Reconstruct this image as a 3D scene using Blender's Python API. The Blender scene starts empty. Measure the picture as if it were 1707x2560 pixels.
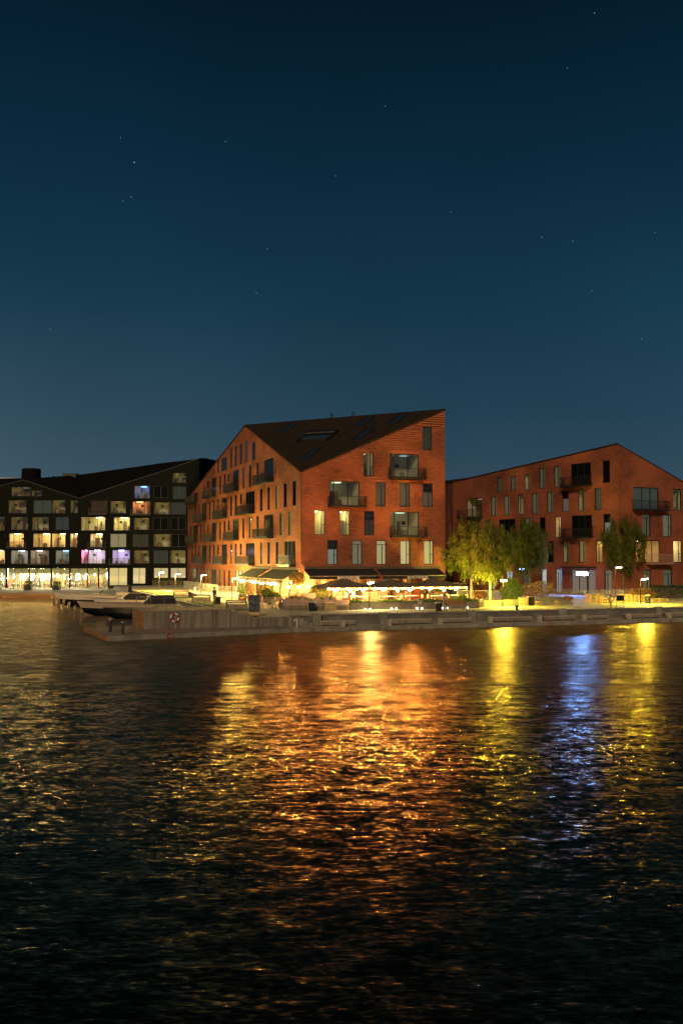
import bpy, bmesh, math, random
import numpy as np
from mathutils import Matrix, Vector
R = math.radians
random.seed(7); rng = np.random.default_rng(7)
sc = bpy.context.scene
col = sc.collection

# ------------------------------------------------------------------ camera, sky, light, exposure
cd = bpy.data.cameras.new('camera'); cam = bpy.data.objects.new('camera', cd); col.objects.link(cam)
cam.location = (0, 0, 6.5); cam.rotation_euler = (R(90 + 2.5765), 0, 0)
cd.sensor_fit = 'VERTICAL'; cd.sensor_height = 36; cd.lens = 36 * 2489 / 2560
cd.clip_start = .5; cd.clip_end = 20000
sc.camera = cam

world = bpy.data.worlds.new('World'); sc.world = world; world.use_nodes = True
wt = world.node_tree; wt.nodes.clear()
def N(t, kind, **kw):
    n = t.nodes.new(kind)
    for k, v in kw.items(): setattr(n, k, v)
    return n
tc = N(wt, 'ShaderNodeTexCoord'); sx = N(wt, 'ShaderNodeSeparateXYZ'); wt.links.new(tc.outputs['Generated'], sx.inputs[0])
mx = N(wt, 'ShaderNodeMath', operation='MAXIMUM'); wt.links.new(sx.outputs['Z'], mx.inputs[0]); mx.inputs[1].default_value = 0
ramp = N(wt, 'ShaderNodeValToRGB'); wt.links.new(mx.outputs[0], ramp.inputs[0])
el = ramp.color_ramp.elements
SKY = [(0, (.056, .092, .124)), (.06, (.036, .072, .106)), (.14, (.0175, .054, .087)), (.24, (.0078, .039, .067)), (.36, (.0035, .0225, .044)), (.50, (.0014, .0095, .021)), (1, (.0005, .0030, .0075))]
el[0].position, el[0].color = SKY[0][0], (*SKY[0][1], 1); el[1].position, el[1].color = SKY[-1][0], (*SKY[-1][1], 1)
for p_, c_ in SKY[1:-1]:
    e_ = el.new(p_); e_.color = (*c_, 1)
nzw = N(wt, 'ShaderNodeTexNoise'); nzw.inputs['Scale'].default_value = 2.2; nzw.inputs['Detail'].default_value = 4; wt.links.new(tc.outputs['Generated'], nzw.inputs[0])
mrw = N(wt, 'ShaderNodeMapRange'); mrw.inputs['From Min'].default_value = .3; mrw.inputs['From Max'].default_value = .7; mrw.inputs['To Min'].default_value = .77; mrw.inputs['To Max'].default_value = 1.0; wt.links.new(nzw.outputs[0], mrw.inputs[0])
bg = N(wt, 'ShaderNodeBackground'); wt.links.new(mrw.outputs[0], bg.inputs[1]); gx = N(wt, 'ShaderNodeMapRange'); gx.inputs['From Min'].default_value = .1; gx.inputs['From Max'].default_value = -.35; wt.links.new(sx.outputs['X'], gx.inputs[0])
gz = N(wt, 'ShaderNodeMapRange'); gz.inputs['From Min'].default_value = .30; gz.inputs['From Max'].default_value = 0; gz.interpolation_type = 'SMOOTHSTEP'; wt.links.new(mx.outputs[0], gz.inputs[0])
gm_ = N(wt, 'ShaderNodeMath', operation='MULTIPLY'); wt.links.new(gx.outputs[0], gm_.inputs[0]); wt.links.new(gz.outputs[0], gm_.inputs[1])
gl_ = N(wt, 'ShaderNodeMix', data_type='RGBA', blend_type='ADD'); wt.links.new(gm_.outputs[0], gl_.inputs[0]); wt.links.new(ramp.outputs[0], gl_.inputs[6]); gl_.inputs[7].default_value = (.026, .036, .040, 1); wt.links.new(gl_.outputs[2], bg.inputs[0])
wo = N(wt, 'ShaderNodeOutputWorld'); wt.links.new(bg.outputs[0], wo.inputs[0])

sd = bpy.data.lights.new('sun', 'SUN'); sun = bpy.data.objects.new('sun', sd); col.objects.link(sun)   # the city's glow from the near bank
sd.energy = 1.5; sd.angle = R(9); sd.color = (1, .76, .50)
sun.rotation_euler = Vector((.17, .88, -.44)).to_track_quat('-Z', 'Y').to_euler()

sc.view_settings.view_transform = 'Standard'; sc.view_settings.look = 'None'
sc.view_settings.exposure = .2; sc.view_settings.gamma = 1; sc.view_settings.use_curve_mapping = False
cy = sc.cycles
cy.use_denoising = True; cy.max_bounces = 6; cy.diffuse_bounces = 3; cy.glossy_bounces = 4; cy.transparent_max_bounces = 8
cy.sample_clamp_indirect = 30; cy.sample_clamp_direct = 0; cy.use_light_tree = True; cy.caustics_reflective = False; cy.caustics_refractive = False

# ------------------------------------------------------------------ materials
MATS = {}
def mat(name, color=(.5, .5, .5), rough=.7, metal=0, emit=None, es=0, var=0, vscale=3, stretch=(1, 1, 1), color2=None, bump=0, bscale=20, spec=.5, detail=4):
    if name in MATS: return MATS[name]
    m = bpy.data.materials.new(name); m.use_nodes = True; t = m.node_tree; b = t.nodes['Principled BSDF']
    b.inputs['Base Color'].default_value = (*color, 1); b.inputs['Roughness'].default_value = rough; b.inputs['Metallic'].default_value = metal
    b.inputs['Specular IOR Level'].default_value = spec
    if emit: b.inputs['Emission Color'].default_value = (*emit, 1); b.inputs['Emission Strength'].default_value = es
    if var or color2 or bump:
        g = N(t, 'ShaderNodeNewGeometry'); mp = N(t, 'ShaderNodeMapping'); t.links.new(g.outputs['Position'], mp.inputs[0]); mp.inputs['Scale'].default_value = stretch
    if var or color2:
        nz = N(t, 'ShaderNodeTexNoise'); nz.inputs['Scale'].default_value = vscale; nz.inputs['Detail'].default_value = detail; t.links.new(mp.outputs[0], nz.inputs[0])
        r_ = N(t, 'ShaderNodeValToRGB'); t.links.new(nz.outputs[0], r_.inputs[0])
        c2 = color2 or tuple(min(1, c * (1 + var)) for c in color); c1 = color if color2 else tuple(c * (1 - var) for c in color)
        r_.color_ramp.elements[0].position = .32; r_.color_ramp.elements[1].position = .68
        r_.color_ramp.elements[0].color = (*c1, 1); r_.color_ramp.elements[1].color = (*c2, 1)
        t.links.new(r_.outputs[0], b.inputs['Base Color'])
    if bump:
        n2 = N(t, 'ShaderNodeTexNoise'); n2.inputs['Scale'].default_value = bscale; n2.inputs['Detail'].default_value = 5; t.links.new(mp.outputs[0], n2.inputs[0])
        bp = N(t, 'ShaderNodeBump'); bp.inputs['Strength'].default_value = bump; bp.inputs['Distance'].default_value = .03
        t.links.new(n2.outputs[0], bp.inputs['Height']); t.links.new(bp.outputs[0], b.inputs['Normal'])
    MATS[name] = m; return m
def emat(color, s, rough=.6):
    return mat('glow_%.2f_%.2f_%.2f_%.2f' % (*color, s), color, rough, emit=color, es=s)
def brick_mat(name, c1, c2):
    """brick face: each course and each brick a little different in tone, fine mortar lines"""
    m = bpy.data.materials.new(name); m.use_nodes = True; t = m.node_tree; b = t.nodes['Principled BSDF']; b.inputs['Roughness'].default_value = .82; b.inputs['Specular IOR Level'].default_value = .25
    g = N(t, 'ShaderNodeNewGeometry'); mp = N(t, 'ShaderNodeMapping'); mp.inputs['Scale'].default_value = (1.6, 1.6, 9); t.links.new(g.outputs['Position'], mp.inputs[0])
    n1 = N(t, 'ShaderNodeTexNoise'); n1.inputs['Scale'].default_value = 1; n1.inputs['Detail'].default_value = 6; n1.inputs['Roughness'].default_value = .7; t.links.new(mp.outputs[0], n1.inputs[0])
    m2 = N(t, 'ShaderNodeMapping'); m2.inputs['Scale'].default_value = (.22, .22, .3); t.links.new(g.outputs['Position'], m2.inputs[0])
    n2 = N(t, 'ShaderNodeTexNoise'); n2.inputs['Detail'].default_value = 5; t.links.new(m2.outputs[0], n2.inputs[0]); n2.inputs['Scale'].default_value = 1
    ad = N(t, 'ShaderNodeMath', operation='ADD'); t.links.new(n1.outputs[0], ad.inputs[0]); t.links.new(n2.outputs[0], ad.inputs[1])
    r_ = N(t, 'ShaderNodeValToRGB'); t.links.new(ad.outputs[0], r_.inputs[0])
    mulr = N(t, 'ShaderNodeMath', operation='MULTIPLY'); mulr.inputs[1].default_value = .5; t.links.new(ad.outputs[0], mulr.inputs[0]); t.links.new(mulr.outputs[0], r_.inputs[0])
    r_.color_ramp.elements[0].position = .36; r_.color_ramp.elements[1].position = .60
    r_.color_ramp.elements[0].color = (*c1, 1); r_.color_ramp.elements[1].color = (*c2, 1); t.links.new(r_.outputs[0], b.inputs['Base Color'])
    bp = N(t, 'ShaderNodeBump'); bp.inputs['Strength'].default_value = .5; bp.inputs['Distance'].default_value = .02; t.links.new(n1.outputs[0], bp.inputs['Height']); t.links.new(bp.outputs[0], b.inputs['Normal'])
    MATS[name] = m; return m
def glass_mat():
    m = bpy.data.materials.new('clear_glass'); m.use_nodes = True; t = m.node_tree; t.nodes.clear()
    o = N(t, 'ShaderNodeOutputMaterial'); mix = N(t, 'ShaderNodeMixShader'); tr = N(t, 'ShaderNodeBsdfTransparent'); gl = N(t, 'ShaderNodeBsdfGlossy'); gl.inputs['Roughness'].default_value = .02
    tr.inputs[0].default_value = (.9, .93, .9, 1)
    lw_ = N(t, 'ShaderNodeLayerWeight'); lw_.inputs[0].default_value = .5; pw = N(t, 'ShaderNodeMath', operation='POWER'); pw.inputs[1].default_value = 4; t.links.new(lw_.outputs['Facing'], pw.inputs[0])
    fr = N(t, 'ShaderNodeMath', operation='MULTIPLY_ADD'); fr.inputs[1].default_value = .85; fr.inputs[2].default_value = .045; t.links.new(pw.outputs[0], fr.inputs[0])
    t.links.new(fr.outputs[0], mix.inputs[0]); t.links.new(tr.outputs[0], mix.inputs[1]); t.links.new(gl.outputs[0], mix.inputs[2]); t.links.new(mix.outputs[0], o.inputs[0])
    return m
M_BRICK = brick_mat('orange_brick', (.115, .038, .021), (.40, .126, .058))
M_BRICK_R = brick_mat('red_brick', (.115, .034, .019), (.36, .102, .047))
M_ROOF = mat('brown_roof_tile', (.024, .015, .008), .85, var=.35, vscale=1.2, stretch=(1, 1, 4), bump=.4, bscale=14, spec=.2)
M_FRAME = mat('black_window_frame', (.012, .011, .010), .45)
M_DGLASS = mat('dark_window_glass', (.005, .005, .005), .12, spec=.12)
M_GLASS = glass_mat()
M_BLACK = mat('black_slate', (.0075, .0082, .0066), .8, var=.35, vscale=1.5, stretch=(1, 1, 3), spec=.06)
M_BLACKROOF = mat('black_roof', (.006, .0052, .0036), .9, var=.4, vscale=.8, spec=.08)
M_DMETAL = mat('dark_painted_steel', (.022, .021, .02), .45, metal=.3)
M_STEEL = mat('galvanised_steel', (.42, .42, .40), .4, metal=.8, var=.15, vscale=6)
M_ROOM = mat('room_plaster', (.62, .55, .42), .9)
M_ROOMW = mat('room_plaster_white', (.75, .74, .68), .9)
M_WOODF = mat('room_floor', (.30, .17, .08), .6)
M_SHADOW = mat('furniture_wood', (.16, .08, .035), .6, var=.3, vscale=5)
M_CONC = mat('concrete', (.23, .20, .15), .88, var=.3, vscale=1.4, bump=.3, bscale=9)
M_CONCD = mat('weathered_concrete', (.10, .088, .068), .88, color2=(.19, .165, .125), vscale=.9, bump=.4, bscale=6)
M_PAVE = mat('paving', (.33, .28, .18), .85, color2=(.44, .38, .26), vscale=.8, bump=.2, bscale=12)
M_PLAZA = mat('plaza_paving', (.30, .28, .22), .85, var=.2, vscale=.7)
M_ASPH = mat('asphalt', (.055, .052, .048), .9, var=.3, vscale=2)
M_WOOD = mat('weathered_timber', (.16, .115, .075), .8, color2=(.30, .225, .155), vscale=1.5, stretch=(1, 1, .2), bump=.3, bscale=10)
M_WOODG = mat('grey_timber', (.15, .125, .095), .85, color2=(.26, .22, .17), vscale=1.2, stretch=(2.5, 2.5, .25), bump=.3, bscale=10)
M_WOODO = mat('orange_timber', (.22, .10, .03), .75, color2=(.38, .19, .065), vscale=1.3, stretch=(.25, 1, 3))
M_PALLET = mat('pine_board', (.42, .29, .11), .8, color2=(.60, .44, .18), vscale=3, stretch=(.4, .4, 3))
M_PILE = mat('mooring_pile_wood', (.10, .065, .035), .75, color2=(.26, .19, .11), vscale=2.5, stretch=(1, 1, .3))
M_GRASS = mat('lawn', (.05, .11, .012), .95, color2=(.10, .18, .025), vscale=5)
M_LEAF = mat('willow_leaf', (.030, .042, .008), .75, color2=(.085, .095, .018), vscale=1.8, spec=.2)
M_LEAF2 = mat('shrub_leaf', (.07, .12, .015), .75, color2=(.15, .20, .03), vscale=6, spec=.2)
def leaf_mat(name, c1, c2):
    m = bpy.data.materials.new(name); m.use_nodes = True; t = m.node_tree; t.nodes.clear(); o = N(t, 'ShaderNodeOutputMaterial'); mi = N(t, 'ShaderNodeMixShader'); mi.inputs[0].default_value = .45; d = N(t, 'ShaderNodeBsdfDiffuse'); tr = N(t, 'ShaderNodeBsdfTranslucent')
    g = N(t, 'ShaderNodeNewGeometry'); nz = N(t, 'ShaderNodeTexNoise'); nz.inputs['Scale'].default_value = 1.6; nz.inputs['Detail'].default_value = 5; t.links.new(g.outputs['Position'], nz.inputs[0]); r_ = N(t, 'ShaderNodeValToRGB'); t.links.new(nz.outputs[0], r_.inputs[0]); r_.color_ramp.elements[0].position = .35; r_.color_ramp.elements[1].position = .65
    r_.color_ramp.elements[0].color = (*c1, 1); r_.color_ramp.elements[1].color = (*c2, 1)
    for b in (d, tr): t.links.new(r_.outputs[0], b.inputs[0])
    t.links.new(d.outputs[0], mi.inputs[1]); t.links.new(tr.outputs[0], mi.inputs[2]); t.links.new(mi.outputs[0], o.inputs[0]); MATS[name] = m; return m
M_LEAF = leaf_mat('willow_leaf_soft', (.060, .075, .013), (.17, .18, .032))
M_BARK = mat('bark', (.12, .09, .055), .9, var=.4, vscale=6, stretch=(1, 1, .3))
M_WHITE = mat('white_paint', (.72, .70, .64), .5)
M_CREAMF = mat('white_cloth', (.30, .26, .2), .85)
M_RED = mat('red_paint', (.38, .03, .02), .5)
M_CANVAS = mat('charcoal_canvas', (.014, .013, .012), .9, var=.2, vscale=2)
M_CANVASB = mat('brown_canvas', (.10, .075, .05), .9, var=.2, vscale=2)
M_CUSH = mat('pink_beige_cushion', (.32, .20, .15), .9, var=.12, vscale=4)
M_TERRA = mat('terracotta', (.50, .20, .06), .8, var=.15, vscale=5)
M_CORTEN = mat('grey_planter', (.15, .12, .085), .7, var=.2, vscale=2)
M_CHALK = mat('chalk', (.62, .66, .72), .9)
M_SLATE = mat('chalkboard', (.02, .026, .038), .6)
M_HULL = mat('dark_gelcoat', (.012, .011, .012), .25)
M_HULLW = mat('cream_gelcoat', (.62, .52, .36), .3)

# ------------------------------------------------------------------ mesh helpers
class MB:
    def __init__(s): s.v = []; s.f = []; s.smooth = False
    def add(s, vs, fs):
        o = len(s.v); s.v += [tuple(v) for v in vs]; s.f += [tuple(i + o for i in f) for f in fs]; return s
    def quad(s, *p): return s.add(p, [tuple(range(len(p)))])
    def box(s, x0, x1, y0, y1, z0, z1):
        return s.add([(x0, y0, z0), (x1, y0, z0), (x1, y1, z0), (x0, y1, z0), (x0, y0, z1), (x1, y0, z1), (x1, y1, z1), (x0, y1, z1)],
                     [(3, 2, 1, 0), (4, 5, 6, 7), (0, 1, 5, 4), (1, 2, 6, 5), (2, 3, 7, 6), (3, 0, 4, 7)])
    def hexa(s, b, t):
        n = len(b); return s.add(list(b) + list(t), [tuple(range(n - 1, -1, -1)), tuple(range(n, 2 * n))] + [(i, (i + 1) % n, n + (i + 1) % n, n + i) for i in range(n)])
    def prism(s, pts, z0, z1): return s.hexa([(x, y, z0) for x, y in pts], [(x, y, z1) for x, y in pts])
    def tube(s, p0, p1, r0, r1=None, n=8):
        r1 = r0 if r1 is None else r1
        p0, p1 = Vector(p0), Vector(p1); d = (p1 - p0).normalized(); a = d.orthogonal().normalized(); b = d.cross(a)
        ring = lambda p, r: [p + (a * math.cos(2 * math.pi * i / n) + b * math.sin(2 * math.pi * i / n)) * r for i in range(n)]
        return s.hexa(ring(p0, r0), ring(p1, r1))
    def path(s, pts, r, n=6):
        for a, b in zip(pts[:-1], pts[1:]): s.tube(a, b, r, n=n)
        return s
    def lathe(s, prof, n=14, c=(0, 0)):
        vs = [(c[0] + r * math.cos(2 * math.pi * i / n), c[1] + r * math.sin(2 * math.pi * i / n), z) for r, z in prof for i in range(n)]
        fs = [(k * n + i, k * n + (i + 1) % n, (k + 1) * n + (i + 1) % n, (k + 1) * n + i) for k in range(len(prof) - 1) for i in range(n)]
        fs += [tuple(range(n - 1, -1, -1)), tuple(range((len(prof) - 1) * n, len(prof) * n))]
        return s.add(vs, fs)
    def sphere(s, c, r, n=8, sz=1):
        return s.lathe([(max(1e-3, r * math.sin(math.pi * k / n)), c[2] - r * sz * math.cos(math.pi * k / n)) for k in range(n + 1)], n, c[:2])
    def mesh(s, name):
        me = bpy.data.meshes.new(name); me.from_pydata(s.v, [], s.f); me.update()
        if s.smooth: me.polygons.foreach_set('use_smooth', [True] * len(me.polygons))
        return me
    def build(s, name, m, parent=None, kind=None):
        o = bpy.data.objects.new(name, s.mesh(name)); o.data.materials.append(m); col.objects.link(o)
        if parent is not None: adopt(o, parent)
        if kind: o['kind'] = kind
        return o
ROOT = {}
def adopt(o, parent):
    o.parent = parent
    if parent.get('_w'): o.matrix_parent_inverse = Matrix.Translation(-Vector(parent['_w']))
    elif parent.parent is not None and parent.parent.get('_w'): pass
def tag(o, label, cat, group=None):
    o['label'] = label; o['category'] = cat
    if group: o['group'] = group
    return o
def struct(o, label=None):
    o['kind'] = 'structure'
    if label: o['label'] = label
    return o
def thing(name, label, cat, loc=(0, 0, 0), rz=0, group=None, world=False):
    """an Empty at the base; with world=True its parts are written in world coordinates"""
    o = bpy.data.objects.new(name, None); col.objects.link(o); o.location = loc; o.rotation_euler = (0, 0, rz); o.empty_display_size = .3
    if world: o['_w'] = tuple(loc)
    return tag(o, label, cat, group)
def copy_tree(o, parent=None):
    c = o.copy(); col.objects.link(c)
    if parent is not None: c.parent = parent
    for ch in [x for x in bpy.data.objects if x.parent == o]: copy_tree(ch, c)
    return c

# ------------------------------------------------------------------ site frame: t along the quay, s away from the water
WX, WY = -.33893, .94081; QX, QY = .94081, .33893; CX, CY = -4.40, 109.0
QA = math.atan2(QY, QX)
def P(t, s, z=0): return Vector((CX + t * QX + s * WX, CY + t * QY + s * WY, z))
PZ = 1.72; DZ = .97; LZ = 1.05                                       # promenade, lower deck, far-left plaza
def at(t, s, z=PZ): return tuple(P(t, s, z))
class Facade:
    def __init__(s, O, A, Nn): s.O = Vector((*O, 0)); s.A = Vector((*A, 0)); s.N = Vector((*Nn, 0))
    def p(s, t, z, d=0): return s.O + s.A * t + s.N * d + Vector((0, 0, z))
    def box(s, mb, t0, t1, z0, z1, d0, d1):
        b = [s.p(t0, z0, d0), s.p(t1, z0, d0), s.p(t1, z0, d1), s.p(t0, z0, d1)]; t = [v + Vector((0, 0, z1 - z0)) for v in b]
        mb.hexa(b, t); return mb
def interp(line, t):
    for (a, za), (b, zb) in zip(line[:-1], line[1:]):
        if a <= t <= b: return za + (zb - za) * (t - a) / (b - a)
    return line[0][1] if t < line[0][0] else line[-1][1]
def wall(fc, t0, t1, z0, top, ops, m, parent, depth=.22, name='wall'):
    mb = MB(); cuts = sorted(set([t0, t1] + [x for a, _ in top for x in [a] if t0 < a < t1] + [x for o in ops for x in o[:2] if t0 < x < t1]))
    for a, b in zip(cuts[:-1], cuts[1:]):
        mid = (a + b) / 2; za = z0; T = lambda x: interp(top, x)
        for o in sorted([o for o in ops if o[0] < mid < o[1]], key=lambda o: o[2]):
            if o[2] > za: mb.quad(fc.p(a, za), fc.p(b, za), fc.p(b, o[2]), fc.p(a, o[2]))
            za = o[3]
        if za < max(T(a), T(b)): mb.quad(fc.p(a, min(za, T(a))), fc.p(b, min(za, T(b))), fc.p(b, T(b)), fc.p(a, T(a)))
    for o in ops:
        a, b, c, d = o[:4]
        for (p, q) in (((a, c), (b, c)), ((b, c), (b, d)), ((b, d), (a, d)), ((a, d), (a, c))):
            mb.quad(fc.p(*p), fc.p(*q), fc.p(*q, -depth), fc.p(*p, -depth))
    return mb.build(name, m, parent)
def courses(fc, t0, t1, z0, top, ops, m, parent, pitch=.26, d=.12, h=.125):
    mb = MB(); z = z0 + .1; zmax = max(v for _, v in top)
    while z < zmax - h:
        segs = []; a = None; step = .25; t = t0
        # interval under the roof line at this height
        xs = [t0 + i * step for i in range(int((t1 - t0) / step) + 1)] + [t1]
        ok = [x for x in xs if interp(top, x) > z + h + .12]
        if ok:
            lo, hi = min(ok), max(ok); segs = [(lo, hi)]
            for o in ops:
                if o[2] - .02 < z + h and o[3] + .02 > z:
                    ns = []
                    for u, v in segs:
                        if o[1] <= u or o[0] >= v: ns.append((u, v)); continue
                        if o[0] - .02 > u: ns.append((u, o[0] - .02))
                        if o[1] + .02 < v: ns.append((o[1] + .02, v))
                    segs = ns
            for u, v in segs:
                if v - u < .08: continue
                b0, b1, b2, b3 = fc.p(u, z, .002), fc.p(v, z, .002), fc.p(v, z, d), fc.p(u, z, d); up = Vector((0, 0, h))
                mb.add([b0, b1, b2, b3, b0 + up, b1 + up, b2 + up, b3 + up], [(0, 1, 2, 3), (4, 5, 6, 7), (3, 2, 6, 7), (1, 2, 6, 5), (0, 3, 7, 4)])
        z += pitch
    o = mb.build('brick_courses', m, parent, 'stuff'); return o

def room(fc, t0, t1, z0, z1, d0, depth, parent, lampcol, power, wallm=None, furn=True, seed=0):
    """a lit room behind the pane: plaster box, ceiling lamp, some furniture"""
    rr = random.Random(seed); b = d0 - depth; mb = MB(); wallm = wallm or M_ROOM
    A, B, C_, D = fc.p(t0, z0, d0), fc.p(t1, z0, d0), fc.p(t1, z0, b), fc.p(t0, z0, b); up = Vector((0, 0, z1 - z0))
    mb.add([A, B, C_, D, A + up, B + up, C_ + up, D + up], [(0, 1, 2, 3), (4, 5, 6, 7), (3, 2, 6, 7), (0, 3, 7, 4), (1, 2, 6, 5)])
    mb.build('room', wallm, parent)
    w = min(.9, (t1 - t0) * .4); tm = (t0 + t1) / 2 + rr.uniform(-.2, .2) * (t1 - t0)
    l = MB(); fc.box(l, tm - w / 2, tm + w / 2, z1 - .14, z1 - .08, b + depth * .3, b + depth * .3 + .7); l.build('ceiling_lamp', emat(lampcol, power * 2.2), parent)
    if furn:
        for k in range(rr.randint(2, 4)):
            f = MB(); a = rr.uniform(t0 + .1, t1 - .5); ww = rr.uniform(.25, .8); hh = rr.choice([.5, .75, .8, 1.7]) ; y = b + rr.uniform(.02, depth * .5)
            fc.box(f, a, min(a + ww, t1 - .05), z0 + .002, z0 + hh, y, y + .4); f.build('cabinet', [M_SHADOW, M_CREAMF, M_WOODO][k % 3], parent)
        f = MB(); a = rr.uniform(t0 + .2, t1 - .6); fc.box(f, a, a + .45, z0 + 1.35, z0 + 1.75, b + .01, b + .04)
        f.build('picture', M_DMETAL, parent)
WARM = (1, .72, .32); YEL = (1, .84, .36); CRM = (1, .86, .58); ORG = (1, .46, .16)
def window(fc, o, style, content, parent, name='window', fd=-.13, fr=.055, seed=0, curtain_depth=.14):
    """frame with its mullions, pane, and what shows behind: dark, a curtain, or a lit room"""
    t0, t1, z0, z1 = o[:4]; mb = MB(); w, h = t1 - t0, z1 - z0
    B = lambda a, b, c, d, e=0: fc.box(mb, a, b, c, d, fd - .03 + e, fd + .05 + e)
    B(t0, t0 + fr, z0, z1); B(t1 - fr, t1, z0, z1); B(t0 + fr, t1 - fr, z0, z0 + fr); B(t0 + fr, t1 - fr, z1 - fr, z1)
    g = .004
    if style in 'sS':
        x = t0 + w * (.68 if style == 's' else .32); B(x - .04, x + .04, z0 + fr + g, z1 - fr - g)
        zz = z0 + h * .42
        if style == 's': B(x + .04 + g, t1 - fr - g, zz - .03, zz + .03)
        else: B(t0 + fr + g, x - .04 - g, zz - .03, zz + .03)
    elif style == 't':
        zz = z1 - h * .17; B(t0 + fr + g, t1 - fr - g, zz - .035, zz + .035); x = t0 + w * .6; B(x - .04, x + .04, z0 + fr + g, zz - .035 - g)
    elif style == 'b':
        for k in (.15, .62): B(t0 + w * k - .05, t0 + w * k + .05, z0 + fr + g, z1 - fr - g)
    elif style == 'B':
        for k in (.36, .68): B(t0 + w * k - .04, t0 + w * k + .04, z0 + fr + g, z1 - fr - g)
    elif style == 'm':
        B(t0 + w * .5 - .035, t0 + w * .5 + .035, z0 + fr + g, z1 - fr - g)
    elif style == 'M':
        for k in (.3, .68): B(t0 + w * k - .03, t0 + w * k + .03, z0 + fr + g, z1 - fr - g)
    fo = mb.build(name, M_FRAME, parent)
    pm = MB(); e = .02; fc.box(pm, t0 + e, t1 - e, z0 + e, z1 - e, fd - .008, fd + .004)
    kind = content[0]
    pm.build('pane', M_DGLASS if kind == 'd' else M_GLASS, fo)
    if kind in 'ch':
        colr, s = content[1], content[2]; cm = MB(); cm.smooth = True; d = fd - curtain_depth; n = max(6, int(w / .045)); zb = z0 if kind == 'c' else z0 + h * .45
        za, zt = (z0, z1) if kind == 'c' else (z0, z0 + h * .62)
        vs = []; fs = []
        ph = random.random() * 6
        for i in range(n + 1):
            tt = t0 + w * i / n; dd = d + .03 * math.sin(i * 1.9 + ph) + .015 * math.sin(i * .7 + ph)
            vs += [fc.p(tt, za, dd), fc.p(tt, zt, dd)]
            if i: fs.append((2 * i - 2, 2 * i, 2 * i + 1, 2 * i - 1))
        cm.add(vs, fs); cm.build('curtain', mat('curtain_%.2f_%.2f_%.2f_%.3f' % (*colr, s), tuple(c_ * .12 for c_ in colr), .9, emit=colr, es=s, var=.25, vscale=2.5, stretch=(3, 3, .35)), fo)  # cloth emits by itself, standing in for room light behind it
        bk = MB(); fc.box(bk, t0 - .02, t1 + .02, z0 - .02, z1 + .02, d - .3, d - .25); bk.build('backing', M_FRAME, fo)
    elif kind == 'l':
        room(fc, t0, t1, z0 - .02, z1 + .02, fd - .06, content[3] if len(content) > 3 else 2.6, fo, content[1], content[2], seed=seed)
    return fo
def balcony(fc, t0, t1, z, parent, depth=1.0, h=1.1, solid=False, m=None, bars=True):
    m = m or M_DMETAL
    sl = MB(); fc.box(sl, t0, t1, z - .14, z, .05, depth); o = sl.build('balcony', m, parent)
    r = MB(); zt = z + h
    fc.box(r, t0, t1, zt - .05, zt, depth - .05, depth)
    for e in (t0, t1 - .04): fc.box(r, e, e + .04, zt - .05, zt, .05, depth - .055)
    fc.box(r, t0, t1, z + .06, z + .1, depth - .045, depth - .005)
    n = max(2, int((t1 - t0) / .12))
    for i in range(n + 1):
        t = t0 + (t1 - t0 - .02) * i / n; fc.box(r, t, t + .02, z + .004, zt - .054, depth - .035, depth - .015)
    k = max(2, int(depth / .12))
    for e in (t0 + .01, t1 - .03):
        for i in range(1, k): fc.box(r, e, e + .02, z + .004, zt - .054, .05 + (depth - .1) * i / k, .07 + (depth - .1) * i / k)
    r.build('railing', m, o)
    return o

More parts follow.
